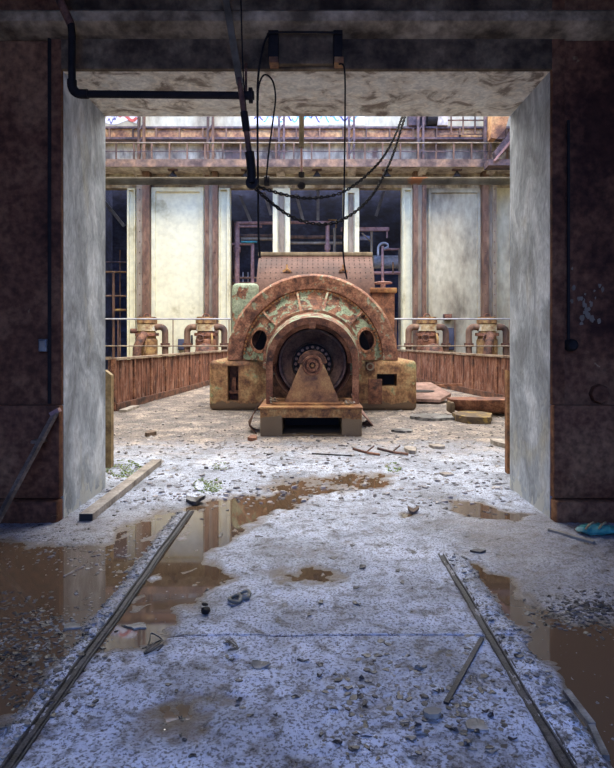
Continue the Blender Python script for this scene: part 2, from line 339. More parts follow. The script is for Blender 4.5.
def floor_material():
    m = bpy.data.materials.new('wet_concrete'); m.use_nodes = True; nt = m.node_tree; N = nt.nodes; L = nt.links
    bs = N['Principled BSDF']; tc = N.new('ShaderNodeTexCoord')
    def noise(sc, det=8, d=0):
        n = N.new('ShaderNodeTexNoise'); n.inputs['Scale'].default_value = sc; n.inputs['Detail'].default_value = det
        n.inputs['Roughness'].default_value = .65; n.inputs['Distortion'].default_value = d
        L.new(tc.outputs['Object'], n.inputs['Vector']); return n
    def ramp(src, stops):
        r = N.new('ShaderNodeValToRGB'); e = r.color_ramp.elements
        while len(e) < len(stops): e.new(.5)
        for i, (p, c) in enumerate(stops): e[i].position = p; e[i].color = (*c, 1)
        L.new(src, r.inputs['Fac']); return r
    def mix(f, a, b, mode='MIX'):
        x = N.new('ShaderNodeMix'); x.data_type = 'RGBA'; x.blend_type = mode
        if isinstance(f, float): x.inputs['Factor'].default_value = f
        else: L.new(f, x.inputs['Factor'])
        L.new(a, x.inputs['A']); L.new(b, x.inputs['B']); return x.outputs['Result']
    n1 = noise(1.3, 9); n2 = noise(9, 9, .4); n3 = noise(70, 5)
    wet = ramp(n1.outputs['Fac'], [(.36, (.19, .205, .24)), (.5, (.42, .465, .56)), (.62, (.60, .65, .75))])  # blue of the sky's sheen mixed into the slab colour
    spk = ramp(n2.outputs['Fac'], [(.38, (.26, .245, .24)), (.50, (1, 1, 1))])
    fin = ramp(n3.outputs['Fac'], [(.42, (.16, .15, .15)), (.50, (1, 1, 1))])
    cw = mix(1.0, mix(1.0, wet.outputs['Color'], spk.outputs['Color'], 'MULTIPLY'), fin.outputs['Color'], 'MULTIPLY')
    n4 = noise(2.2, 10, .5)
    dry = ramp(n4.outputs['Fac'], [(.36, (.11, .095, .085)), (.48, (.17, .14, .12)), (.56, (.29, .235, .19)), (.66, (.42, .35, .28))])
    n6 = noise(28, 6)
    fd = ramp(n6.outputs['Fac'], [(.40, (.30, .28, .27)), (.53, (1, 1, 1))])
    cd = mix(1.0, dry.outputs['Color'], fd.outputs['Color'], 'MULTIPLY')
    sp = N.new('ShaderNodeSeparateXYZ'); L.new(tc.outputs['Object'], sp.inputs['Vector'])
    ad = N.new('ShaderNodeMath'); ad.operation = 'MULTIPLY_ADD'; ad.inputs[1].default_value = 2.5; L.new(n4.outputs['Fac'], ad.inputs[0]); L.new(sp.outputs['Y'], ad.inputs[2])
    mr = N.new('ShaderNodeMapRange'); mr.inputs['From Min'].default_value = 8.6; mr.inputs['From Max'].default_value = 10.6
    L.new(ad.outputs[0], mr.inputs['Value'])
    # silt on the ground that lies low, brown where it dried beside the puddles
    low = N.new('ShaderNodeMapRange'); low.inputs['From Min'].default_value = .007; low.inputs['From Max'].default_value = -.003
    L.new(sp.outputs['Z'], low.inputs['Value'])
    silt = N.new('ShaderNodeRGB'); silt.outputs[0].default_value = (.105, .072, .045, 1)
    ab = N.new('ShaderNodeMath'); ab.operation = 'ABSOLUTE'; L.new(sp.outputs['X'], ab.inputs[0])
    ab2 = N.new('ShaderNodeMath'); ab2.operation = 'MULTIPLY_ADD'; ab2.inputs[1].default_value = 1.6; L.new(n2.outputs['Fac'], ab2.inputs[0]); L.new(ab.outputs[0], ab2.inputs[2])
    sd = N.new('ShaderNodeMapRange'); sd.inputs['From Min'].default_value = 1.85; sd.inputs['From Max'].default_value = 2.15; sd.inputs['To Max'].default_value = .55
    L.new(ab2.outputs[0], sd.inputs['Value'])
    fr = N.new('ShaderNodeMapRange'); fr.inputs['From Min'].default_value = 5.6; fr.inputs['From Max'].default_value = 5.1; L.new(sp.outputs['Y'], fr.inputs['Value'])
    sm = N.new('ShaderNodeMath'); sm.operation = 'MULTIPLY'; L.new(sd.outputs['Result'], sm.inputs[0]); L.new(fr.outputs['Result'], sm.inputs[1]); cw = mix(sm.outputs[0], cw, silt.outputs[0])
    cw = mix(low.outputs['Result'], cw, silt.outputs[0])
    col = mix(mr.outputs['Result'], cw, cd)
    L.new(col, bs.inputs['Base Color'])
    rw = ramp(n2.outputs['Fac'], [(.3, (.24,) * 3), (.7, (.46,) * 3)])
    rd = N.new('ShaderNodeRGB'); rd.outputs[0].default_value = (.85, .85, .85, 1)
    L.new(mix(mr.outputs['Result'], rw.outputs['Color'], rd.outputs[0]), bs.inputs['Roughness'])
    bs.inputs['IOR'].default_value = 1.6
    nb = noise(45, 8); bp = N.new('ShaderNodeBump'); bp.inputs['Strength'].default_value = .9; bp.inputs['Distance'].default_value = .016
    L.new(nb.outputs['Fac'], bp.inputs['Height']); L.new(bp.outputs['Normal'], bs.inputs['Normal'])
    return m
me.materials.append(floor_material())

TAKEN = set()
for pi_, ((poly, dep, soft, lab), w) in enumerate(zip(PUD, PW)):
    st = .04; x0, x1 = max(-3.99, min(p[0] for p in w) - .5), min(3.99, max(p[0] for p in w) + .5); y0, y1 = max(1.2, min(p[1] for p in w) - .5), max(p[1] for p in w) + .5
    x0, y0 = round(x0 / st) * st, round(y0 / st) * st
    gx, gy = np.meshgrid(np.arange(x0, x1, st), np.arange(y0, y1, st))
    ok = (sdpoly(gx, gy, w) < soft * 2.6 + .05)
    if pi_ == 0: ok &= gx < -1.13
    if pi_ == 1: ok &= gx > -1.12
    ids = {}; vs = []; fs = []
    def vid(i, j):
        if (i, j) not in ids: ids[i, j] = len(vs); vs.append((x0 + (j - .5) * st, y0 + (i - .5) * st, WATER))
        return ids[i, j]
    for i, j in zip(*np.nonzero(ok)):
        key = (round((x0 + j * st) / st), round((y0 + i * st) / st))
        if key in TAKEN: continue
        TAKEN.add(key); fs.append((vid(i, j), vid(i, j + 1), vid(i + 1, j + 1), vid(i + 1, j)))
    me_ = bpy.data.meshes.new('puddle'); me_.from_pydata(vs, [], fs); me_.materials.append(M['water'])
    o = bpy.data.objects.new('puddle', me_); COL.objects.link(o); tag(o, lab, 'puddle')

# ---------------------------------------------------------------- setting: front room and portal wall
YF, YB = 5.11, 6.20; JL, JR, JT = -2.14, 2.04, 3.85
HW, HT, BW = 10.5, 14.5, 26.0           # hall half width, height, back wall
def wallpiece(name, boxes, m):
    b = MB()
    for bx in boxes: b.box(*bx)
    return struct(b.build(name, m, smooth=30, origin=(0, 0, 0)))
def pier(name, sgn, jx):                # jamb mass of plaster with dark brown front layers
    o = MB(); far = HW * sgn
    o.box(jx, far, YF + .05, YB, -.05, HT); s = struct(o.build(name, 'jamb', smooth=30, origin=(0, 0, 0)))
    b = MB(); b.box(jx, jx + sgn * .11, YF, YF + .05, .988, 5.2, .008)
    b.box(jx + sgn * .11, sgn * 4, YF + .03, YF + .05, .988, 5.2)
    b.box(jx + sgn * .0, sgn * 4, YF - .04, YF + .05, .20, .988, .012)
    b.box(jx, sgn * 4, YF - .09, YF + .05, -.05, .19, .02)
    struct(b.build('trim_' + ('left' if sgn < 0 else 'right'), 'wallbrown', smooth=30, origin=(0, 0, 0)))
pier('wall_portal_left', -1, JL); pier('wall_portal_right', 1, JR)
wallpiece('wall_portal_top', [(JL, JR, YF + .05, YB, JT, HT)], 'soffit')
wallpiece('trim_lintel', [(JL, JR, YF, YF + .05, JT, 5.2)], 'lintel')
b = MB(); prof = [(YF + .02, 4.10), (YF - .10, 4.13), (YF - .17, 4.17), (YF - .17, 4.25), (YF - .14, 4.275), (YF + .02, 4.285)]
b.prism(prof, -4, 4, 'YZ'); struct(b.build('trim_ledge', 'ledge', origin=(0, 0, 0)))
wallpiece('wall_left', [(-4.2, -4, -5, YF, -.05, 5.2)], 'wallbrown')
wallpiece('wall_right', [(4, 4.2, -5, YF, -.05, 5.2)], 'wallbrown')
SX, SY0, SY1 = 3.9, -4.8, -1.7          # unseen ceiling opening, added to light the front slab
wallpiece('ceiling_front', [(-4.2, 4.2, -5, SY0, 5.2, 5.4), (-4.2, 4.2, SY1, YF + .05, 5.2, 5.4), (-4.2, -SX, SY0, SY1, 5.2, 5.4), (SX, 4.2, SY0, SY1, 5.2, 5.4)], 'lintel')
WX, WZ0, WZ1 = 1.5, 1.2, 3.2            # unseen rear-wall opening, added as fill light for the front room
wallpiece('wall_rear', [(-4.2, -WX, -5, -4.8, -.05, 5.2), (WX, 4.2, -5, -4.8, -.05, 5.2), (-WX, WX, -5, -4.8, -.05, WZ0), (-WX, WX, -5, -4.8, WZ1, 5.2)], 'wallbrown')

# ---------------------------------------------------------------- hall shell
wallpiece('wall_hall_left', [(-HW - .3, -HW, YB, BW, -.05, HT)], 'creamdirty')
wallpiece('wall_hall_right', [(HW, HW + .3, YB, BW, -.05, HT)], 'creamdirty')
OX, OY0, OY1 = 8.8, 7.0, 25.4
roof = [(-HW, HW, YF + .3, OY0, HT, HT + .3), (-HW, HW, OY1, BW + .4, HT, HT + .3), (-HW, -OX, OY0, OY1, HT, HT + .3), (OX, HW, OY0, OY1, HT, HT + .3)]
for k in range(0): roof.append((-OX, OX, OY0 + k * 2.87 - .12, OY0 + k * 2.87 + .12, HT - .3, HT + .3))
wallpiece('ceiling', roof, 'concgrey')
zO = Zh(188, BW)
bays = [(96, 127), (230, 273), (290, 343), (359, 402)]
solid_l = [(-HW, X(96, BW)), (X(127, BW), X(230, BW)), (X(273, BW), X(290, BW)), (X(343, BW), X(359, BW)), (X(402, BW), X(413, BW))]
wallpiece('wall_back', [(a, c, BW, BW + .4, -.05, zO) for a, c in solid_l], 'cream')
wallpiece('wall_back_right', [(X(413, BW), HW, BW, BW + .4, -.05, zO)], 'creamdirty')
wallpiece('wall_back_upper', [(-HW, HW, BW, BW + .4, zO, Zh(127, BW))], 'gallery')
wallpiece('wall_back_top', [(-HW, HW, BW, BW + .4, Zh(127, BW), HT)], 'creamdirty')
# raised plaster frames on the cream panels and the window surrounds
def frame(name, x0, x1, y0, y1, w, m, d=.06, bottom=False):
    b = MB(); xa, xb, za, zb = X(x0, BW), X(x1, BW), Zh(y1, BW), Zh(y0, BW); t = w * BW / FP
    b.box(xa, xa + t, BW - d, BW + .01, za, zb); b.box(xb - t, xb, BW - d, BW + .01, za, zb); b.box(xa + t, xb - t, BW - d, BW + .01, zb - t, zb)
    if bottom: b.box(xa + t, xb - t, BW - d, BW + .01, za, za + t)
    return struct(b.build(name, m, smooth=0, origin=(0, 0, 0)))
frame('trim_1', 152, 204, 188, 374, 4, 'cream', .10)
frame('trim_2', 428, 480, 190, 374, 3, 'creamdirty', .08)
frame('trim_3', 219, 229, 189, 374, 1.6, 'cream', .12); frame('trim_4', 128, 136, 189, 374, 1.6, 'cream', .12)
frame('trim_5', 403, 412, 189, 374, 1.6, 'cream', .12)
for i, (a, c) in enumerate(((273, 290), (343, 359))):
    frame('trim_%d' % (6 + i), a, c, 189, 374, 4.4, 'cream', .12)
    b = MB(); b.box(X(a + 5.5, BW), X(c - 5.5, BW), BW - .05, BW + .01, 0, zO)
    struct(b.build('trim_%d' % (8 + i), 'greybrown', smooth=0, origin=(0, 0, 0)))
# dark rooms behind the bays
D = 31.5
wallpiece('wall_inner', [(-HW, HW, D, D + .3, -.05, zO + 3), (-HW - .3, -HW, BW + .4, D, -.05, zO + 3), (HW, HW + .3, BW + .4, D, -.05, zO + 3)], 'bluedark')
wallpiece('ceiling_inner', [(-HW, HW, BW + .4, D - .9, zO + 2.2, zO + 2.5)], 'bluedark')  # stops short of the far wall: gap added to let sky light in
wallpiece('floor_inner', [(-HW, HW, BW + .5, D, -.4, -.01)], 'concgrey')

# ---------------------------------------------------------------- generator
ZC = 1.11
gen = thing('turbine_generator', 'huge rusty half-round generator with peeling green paint in the middle of the hall', 'generator', (0, 14, 0))
YG = 12.9
bl = MB().box(X(209, YG), -.9, YG, 16.2, .005, 1.09, .10, 3).build('base_block', 'base', gen)
cut(bl, MB().box(X(227.5, YG), X(238.5, YG), YG - .2, YG + .35, Zh(401, YG), Zh(366, YG)))
br = MB().box(.9, X(417, YG), YG, 16.2, .005, 1.09, .10, 3).build('base_block', 'base', gen)
cut(br, MB().box(X(377, YG), X(397, YG), YG - .2, YG + .6, Zh(386, YG), Zh(374, YG)))
MB().box(X(228, YG), X(238, YG), YG + .3, YG + .34, Zh(401, YG), Zh(366, YG)).build('recess_back', 'rust_dark', bl)
MB().box(X(228, YG), X(238, YG), YG + .12, YG + .3, Zh(394, YG), Zh(391, YG)).box(X(231, YG), X(235, YG), YG + .15, YG + .3, Zh(391, YG), Zh(378, YG)).build('recess_shelf', 'rust', bl)
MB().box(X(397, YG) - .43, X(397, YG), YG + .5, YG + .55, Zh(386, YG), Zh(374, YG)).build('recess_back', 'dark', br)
MB().box(X(368, YG), X(382, YG), YG - .03, YG + .02, Zh(404, YG), Zh(379, YG), .008).build('cover_plate', 'rust', br)
q = MB().box(X(365.5, YG), X(375, YG), YG - .035, YG + .02, Zh(371, YG), Zh(362, YG), .006).build('lug_plate', 'rust', br)
MB().lathe((X(370, YG), YG - .04, Zh(366.5, YG)), [(.055, -.035), (.085, -.035), (.085, .01), (.055, .01)], 'Y', 20, close=True).build('lifting_ring', 'greybrown', q)
MB().box(-.9, .9, YG + .2, 16.2, .005, .9).build('base_core', 'rust_dark', gen)
# rim, casing, end shield (upper halves: the lower halves sit in the base)
A0, A1 = math.radians(-.4), math.radians(180.4)
MB().lathe((0, 0, ZC), [(1.84, YG + .08), (1.855, YG + .12), (1.855, YG + .42), (1.50, YG + .42), (1.50, YG + .10), (1.53, YG + .06), (1.80, YG + .04)], 'Y', 96, A0, A1, True).build('stator_rim', 'rust_rim', gen)
MB().lathe((0, 0, ZC), [(1.76, YG + .42), (1.76, 16.0), (1.3, 16.0), (1.3, YG + .42)], 'Y', 72, A0, A1, True).build('stator_casing', 'rust', gen)
sh = MB().lathe((0, 0, ZC), [(1.50, YG + .10), (1.50, YG + .16), (.93, YG - .36), (.93, YG - .42), (1.40, YG + .06)], 'Y', 96, A0, A1, True).build('end_shield', 'rust_green', gen)
HOL = [(-1.125, 1.525), (1.15, 1.525)]
for hx, hz in HOL:
    c = MB(); ring = [(math.cos(t) * .175, math.sin(t) * .215) for t in np.linspace(0, 2 * PI, 33)[:-1]]
    c.prism([(hx + a, hz + d) for a, d in ring], YG - 1, YG + .6); cut(sh, c)
    r = MB()
    for k0, k1, ya, yb in ((1.0, 1.32, -.25, -.13),):
        rows = []
        for t in np.linspace(0, 2 * PI, 41):
            cx, sz = math.cos(t), math.sin(t)
            def pt(k, yy):
                px_, pz_ = hx + cx * .175 * k, hz + sz * .215 * k
                rr = math.hypot(px_, pz_ - ZC); ysurf = YG - .42 + (rr - .93) / .47 * .48
                return (px_, ysurf + yy, pz_)
            rows.append([pt(k0, .12), pt(k0, -.05), pt(k1 - .04, -.05), pt(k1, -.02), pt(k1, .05)])
        r.loft(rows)
    rm = r.build('port_rim', 'rust', sh)
    for k in range(16):
        t = 2 * PI * k / 16; px_, pz_ = hx + math.cos(t) * .175 * 1.17, hz + math.sin(t) * .215 * 1.17
        ys_ = YG - .42 + (math.hypot(px_, pz_ - ZC) - .93) / .47 * .48
        MB().cyl((px_, ys_ - .075, pz_), (px_, ys_ - .03, pz_), .014, 6).build('port_stud', 'rust_orange', rm if False else sh)
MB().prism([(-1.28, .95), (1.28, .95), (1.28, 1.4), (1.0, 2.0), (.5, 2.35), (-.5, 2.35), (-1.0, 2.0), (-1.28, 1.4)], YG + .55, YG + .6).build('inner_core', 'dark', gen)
for an in (-46, -13, 12.5, 46):
    a = math.radians(90 - an); d = Vector((math.cos(a), 0, math.sin(a))); t = Vector((-math.sin(a), 0, math.cos(a)))
    b = MB(); c = Vector((0, 0, ZC)); w = .022
    pl = [(1.0, YG - .36), (1.0, YG - .46), (1.42, YG - .06), (1.49, YG + .02), (1.49, YG + .1)]
    A = [b.bm.verts.new(c + d * r + t * w + Vector((0, yy, 0))) for r, yy in pl]; B = [b.bm.verts.new(c + d * r - t * w + Vector((0, yy, 0))) for r, yy in pl]
    b.bm.faces.new(A); b.bm.faces.new(B[::-1])
    for i in range(5): b.bm.faces.new((A[i], B[i], B[(i + 1) % 5], A[(i + 1) % 5]))
    b.build('rib', 'rust_rim', gen, smooth=0)
b0 = None
for k in range(52):
    a = math.radians(5 + 170 * k / 51); p = Vector((math.cos(a) * 1.475, YG + .045, ZC + math.sin(a) * 1.475))
    if b0 is None:
        b0 = MB().cyl((p.x, p.y - .045, p.z), (p.x, p.y + .04, p.z), .026, 6).build('bolt', 'rust_orange', gen); p0 = p
    else: copy_part(b0, gen, p - p0)
# flared shaft tunnel from the bearing hoop back to the shield
def arch(r, z0, zc, n=28):
    pts = [(-r, z0)] + [(-r * math.cos(PI * i / n), zc + r * math.sin(PI * i / n)) for i in range(n + 1)] + [(r, z0)]
    return pts
def archband(b, y0, r0, zc0, y1, r1, zc1, th, z0):
    o0, o1 = arch(r0, z0, zc0), arch(r1, z0, zc1); i0, i1 = arch(r0 - th, z0, zc0), arch(r1 - th, z0, zc1)
    rows = [[(x, yy, z) for x, z in o] for o, yy in ((i0, y0), (o0, y0), (o1, y1), (i1, y1), (i0, y0))]
    b.loft(rows); return b
archband(MB(), 10.55, .70, ZC + .02, YG - .25, 1.0, ZC + .03, .04, .92).build('shaft_tunnel', 'rust_green', gen)
archband(MB(), YG - .52, 1.02, ZC + .03, YG - .36, 1.03, ZC + .03, .09, .95).build('tunnel_flange', 'rust_rim', gen)
MB().lathe((0, 0, ZC), [(.0, 12.0), (.92, 12.0), (.92, 12.1), (0, 12.1)], 'Y', 64, 0, 2 * PI).build('tunnel_wall', 'rust_dark', gen)
# rotor seen through the hoop
rot = MB().lathe((0, 0, ZC), [(0, 10.45), (.20, 10.45), (.20, 10.75), (.235, 10.75), (.235, 10.95), (.36, 11.0), (.385, 10.96), (.42, 11.0), (.57, 11.08), (.585, 11.05), (.62, 11.05), (.63, 11.15), (.63, 11.5), (0, 11.5)], 'Y', 72).build('rotor', 'rotor', gen)
MB().lathe((0, 0, ZC), [(.65, 11.2), (.69, 11.15), (.72, 11.15), (.74, 11.25), (.74, 11.55), (.65, 11.55)], 'Y', 72, close=True).build('seal_ring', 'rust_dark', gen)
MB().lathe((0, 0, ZC), [(.245, 10.62), (.33, 10.60), (.35, 10.64), (.35, 10.98), (.245, 10.98)], 'Y', 48, close=True).build('coupling_ring', 'dark', rot)
b0 = None
for k in range(20):
    a = 2 * PI * k / 20; p = Vector((math.cos(a) * .298, 10.6, ZC + math.sin(a) * .298))
    if b0 is None:
        b0 = MB().cyl((p.x, p.y - .04, p.z), (p.x, p.y + .03, p.z), .028, 8).build('coupling_bolt', 'rotor', rot); p0 = p
    else: copy_part(b0, rot, p - p0)
# riveted pink cowl and the two shoulder boxes
YC = 14.3; cl, cr = X(257.5, YC), X(373.5, YC)
pr = [(13.9, 2.2), (13.95, 2.6), (14.08, 2.95), (14.3, 3.25), (14.55, 3.46), (14.75, 3.60)]
b = MB(); rows = []
for yy, zz in pr: rows.append([(cl + (cr - cl) * i / 16, yy, zz) for i in range(17)])
b.loft(rows); b.loft([[(cl, yy, zz) for yy, zz in pr], [(cl, 16.0, zz) for yy, zz in pr]]); b.loft([[(cr, yy, zz) for yy, zz in pr], [(cr, 16.0, zz) for yy, zz in pr]])
b.loft([[(cl, 14.75, 3.6), (cr, 14.75, 3.6)], [(cl, 16, 3.6), (cr, 16, 3.6)]]); b.loft([[(cl, 16, 3.6), (cr, 16, 3.6)], [(cl, 16, 2.2), (cr, 16, 2.2)]])
for j, s_ in enumerate(np.linspace(.42, .97, 7)):
    t = s_ * 5; i = min(4, int(t)); f = t - i; yy = pr[i][0] + (pr[i + 1][0] - pr[i][0]) * f; zz = pr[i][1] + (pr[i + 1][1] - pr[i][1]) * f
    nf = len(b.bm.faces)
    for k in range(22): b.ball((cl + .07 + (cr - cl - .14) * k / 21, yy, zz), .016, 1)
    b.bm.faces.ensure_lookup_table()
    for f_ in b.bm.faces[nf:]: f_.material_index = 1
cowl = b.build('cowl', 'pink', gen, mats=['dark'])
MB().box(cl - .02, cr + .02, 14.7, 14.95, 3.59, 3.68, .01).build('cowl_strip', 'greybrown', cowl)
for px in (287, 343):
    c = P(px, 270.5, 14.25); c.z = 3.2; c.y = 14.2
    b = MB()
    for an in (90, 210, 330): b.bar(c, c + Vector((math.cos(math.radians(an)) * .11, .0, math.sin(math.radians(an)) * .11)), .04, .05, (0, 1, 0))
    b.ball(c, .045, 1).build('cowl_bracket', 'stand', cowl)
MB().box(X(233, 14.2), X(260, 14.2), 13.9, 15.4, .9, Zh(284, 14.2), .12, 3).build('shoulder_box', 'greenpaint', gen)
sb = MB().box(X(371, 14.2), X(393, 14.2), 13.9, 15.4, .9, Zh(293, 14.2), .03, 2).build('shoulder_box', 'rust', gen)
MB().box(X(369, 14.2), X(395, 14.2), 13.85, 15.4, Zh(293, 14.2) - .02, Zh(289, 14.2), .015).build('lid', 'rust_orange', sb)
b = MB(); c = P(383, 285, 14.4)
b.cyl((c.x, c.y, Zh(289, 14.2) - .01), (c.x, c.y, Zh(284, 14.4)), .06, 12); b.lathe((c.x, c.y, Zh(283, 14.4)), [(.2, -.02), (.23, 0), (.2, .02), (.17, 0)], 'Z', 24, close=True)
b.bar((c.x - .2, c.y, Zh(283, 14.4)), (c.x + .2, c.y, Zh(283, 14.4)), .03, .03).bar((c.x, c.y - .2, Zh(283, 14.4)), (c.x, c.y + .2, Zh(283, 14.4)), .03, .03)
b.cyl((c.x, c.y, Zh(284, 14.4)), (c.x, c.y, Zh(280, 14.4)), .03, 10).build('handwheel', 'rustpink', sb)

# ---------------------------------------------------------------- bearing pedestal in front
ped = thing('bearing_pedestal', 'rusty arched bearing pedestal on a box base in front of the generator', 'machine', (0, 10.2, 0))
pb = MB().box(X(260, 9.49), X(362, 9.49), 9.49, 10.95, .004, .46, .025).build('base_box', 'pedestal', ped)
cut(pb, MB().box(-.48, .465, 9.3, 10.6, .035, .305))
MB().box(X(258.5, 9.49), X(363, 9.49), 9.46, 10.98, .44, .475, .01).build('top_flange', 'rust_orange', pb)
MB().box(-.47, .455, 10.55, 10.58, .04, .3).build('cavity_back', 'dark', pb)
hp = MB(); archband(hp, 9.92, .765, 1.14, 10.02, .765, 1.14, .105, .47); archband(hp, 10.0, .775, 1.14, 10.55, .79, 1.14, .05, .47)
hoop = hp.build('hoop', 'rust', ped)
MB().lathe((0, 0, 1.14), [(.60, 10.18), (.66, 10.12), (.73, 10.12), (.73, 10.2), (.60, 10.26)], 'Y', 48, 0, PI, True).build('inner_ring', 'rust', hoop)
MB().box(-.06, .05, 9.86, 10.02, 1.72, 1.83, .01).build('clamp_block', 'rust', hoop)
b0 = None
for k in range(9):
    a = math.radians(10 + 20 * k); p = Vector((math.cos(a) * .70, 9.9, 1.14 + math.sin(a) * .71))
    if b0 is None: b0 = MB().cyl((p.x, p.y - .015, p.z), (p.x, p.y + .03, p.z), .022, 6).build('hoop_bolt', 'rust', hoop); p0 = p
    else: copy_part(b0, hoop, p - p0)
st = MB().prism([(-.465, .50), (.455, .50), (.19, 1.13), (-.20, 1.13)], 9.93, 10.35).build('stand', 'stand', ped, smooth=0)
cut(st, MB().lathe((0, 0, 1.115), [(0, 9.8), (.17, 9.8), (.17, 10.5), (0, 10.5)], 'Y', 32))
MB().box(-.66, .62, 9.72, 10.4, .47, .505, .008).build('foot_plate', 'rust_orange', st)
cap = MB().lathe((0, 0, 1.115), [(0, 9.95), (.05, 9.95), (.055, 9.86), (.095, 9.86), (.10, 9.9), (.125, 9.9), (.13, 9.87), (.165, 9.87), (.17, 9.92), (.17, 10.45), (0, 10.45)], 'Y', 40).build('bearing_cap', 'rust', ped)
MB().lathe((0, 0, 1.115), [(.172, 9.96), (.24, 9.96), (.25, 9.99), (.25, 10.3), (.172, 10.3)], 'Y', 40, math.radians(8), math.radians(172), True).build('cap_collar', 'rust_dark', cap)
MB().cyl((0, 9.88, 1.115), (0, 9.97, 1.115), .03, 12).build('shaft_tip', 'rust_orange', cap)

# perforated apron and bent sheet leaning at the pedestal
b = MB(); a0 = P(363, 397, 10.9); b.loft([[(.72, 10.2, .42), (.72, 11.0, .55)], [(1.08, 10.6, .02), (1.08, 11.3, .02)]])
tag(b.build('apron_plate', 'rustpink', thick=.015), 'pinkish sheet plate sloping down from the right side of the bearing pedestal', 'plate')
b = MB(); b.loft([[(-.86, 9.75, .50), (-.86, 10.5, .52)], [(-.96, 9.85, .33), (-.98, 10.5, .3)], [(-1.02, 9.8, .12), (-1.12, 10.5, .1)], [(-.90, 9.72, .01), (-1.0, 10.3, .01)]])
tag(b.build('bent_sheet', 'rust_dark', thick=.012), 'bent dark rusty sheet against the left side of the bearing pedestal', 'sheet metal')
# litter on the pedestal top
for k, (px, lab) in enumerate(((275, 'crumpled scrap lying by the left foot of the pedestal arch'), (350, 'pale crumpled scrap lying by the right foot of the pedestal arch'))):
    b = MB(); c = P(px, 403, 9.75); c.z = .515 if k == 0 else .49
    for j in range(9): b.bar(c + Vector((random.uniform(-.1, .1), random.uniform(-.05, .05), random.uniform(0, .1 - .05 * k))), c + Vector((random.uniform(-.1, .1), random.uniform(-.05, .05), random.uniform(-.01, .06))), .03, .006)
    tag(b.build('scrap', 'greybrown' if k == 0 else 'pale'), lab, 'scrap', )

# ---------------------------------------------------------------- sheet fences
def fence(p, q, lab, npan, h=1.12, ext=0):
    p = Vector((*p, 0)); q = Vector((*q, 0)); d = (q - p); Ln = d.length; d.normalize(); nrm = Vector((-d.y, d.x, 0))
    t = thing('sheet_fence', lab, 'fence', ((p + q) / 2))
    pl = Ln / npan
    for k in range(npan):
        a = p + d * (pl * k + .03); rows = [[], []]; n = int(pl * 26)
        for i in range(n + 1):
            off = (.022 if (i // 2) % 2 else -.012) + random.uniform(-.003, .003)
            c = a + d * ((pl - .06) * i / n) + nrm * off
            rows[0].append((c.x, c.y, .12)); rows[1].append((c.x, c.y, h - .04))
        MB().loft(rows).build('panel', 'fence', t, smooth=0, thick=.008)
    for k in range(npan + 1):
        c = p + d * pl * k
        MB().bar((c.x, c.y, .02), (c.x, c.y, h), .09, .11, (d.x, d.y, 0)).build('post', 'rust', t, smooth=0)
    MB().bar(p + Vector((0, 0, h)), q + Vector((0, 0, h)), .13, .05).build('top_rail', 'fencerail', t, smooth=0)
    MB().bar(p + Vector((0, 0, .09)), q + Vector((0, 0, .09)), .16, .15).build('kick_plate', 'rust_dark', t, smooth=0)
    return t
fl0, fl1 = (-4.24, 12.8), (-3.50, 20.2)
fence(fl0, fl1, 'long rusty corrugated sheet fence running back on the left of the generator', 7)
fence(fl1, (-3.05, 23.4), 'short far end of rusty sheet fence just left of the generator', 2)
fr0, fr1 = (4.92, 13.8), (3.84, 21.0)
fence(fr0, fr1, 'long rusty corrugated sheet fence running back on the right of the generator', 5)
fence(fr1, (3.35, 24.0), 'short far end of rusty sheet fence just right of the generator', 2)
t = thing('gate_frame', 'brown open railing at the near end of the left sheet fence', 'railing', (-4.4, 12.75, 0))
for k in range(5): MB().bar((-5.2 + .22 * k, 12.75, 0.01), (-5.2 + .22 * k, 12.75, 1.14), .04, .04).build('baluster', 'rust_dark', t, smooth=0)
MB().bar((-5.3, 12.75, 1.14), (-4.28, 12.75, 1.14), .07, .06).build('top_rail', 'fencerail', t, smooth=0)
MB().bar((-5.3, 12.75, .85), (-4.28, 12.75, .85), .05, .05).build('mid_rail', 'rust', t, smooth=0)

# ---------------------------------------------------------------- steel columns on the back wall
def column(lab, segs, ptop=60):
    c0 = (segs[0][0] + segs[-1][1]) / 2
    t = thing('steel_column', lab, 'column', (X(c0, 25.8), 25.8, 0))
    for a, c, m_, dy in segs:
        MB().box(X(a, 25.7), X(c, 25.7), 25.7 - dy, BW - .0, .01, Zh(167, 25.4)).build('flange' if dy else 'web', m_, t, smooth=0)
    b = MB()
    for z in np.arange(1.2, Zh(170, 25.4), .45):
        for a, c, m_, dy in segs:
            if dy: b.ball(((X(a, 25.7) + X(c, 25.7)) / 2, 25.7 - dy, z), .03, 1)
    b.build('rivets', 'rust_dark', t)
    for z in (Zh(165, 25.7),):
        MB().box(X(segs[0][0] - 1.5, 25.7), X(segs[-1][1] + 1.5, 25.7), 25.45, BW, z - .25, z + .05).build('cap_plate', 'concgrey', t, smooth=0)
column('brown and grey steel column behind the leftmost valve', [(137, 143, 'greybrown', .05), (143, 150, 'rustcol', .12)])
column('steel column left of the generator with dark rusty right edge', [(205, 209, 'rustcol', .1), (209, 213, 'greybrown', 0), (213, 218, 'rustcol', .14)])
column('steel column right of the generator at the edge of dark bays', [(413, 417.5, 'rustcol', .12), (417.5, 422, 'greybrown', 0), (422, 426, 'rustcol', .1)])
column('rusty steel column farthest right on the back wall', [(482, 488, 'rustcol', .12), (488, 492, 'greybrown', 0), (492, 496, 'greybrown', .1)])

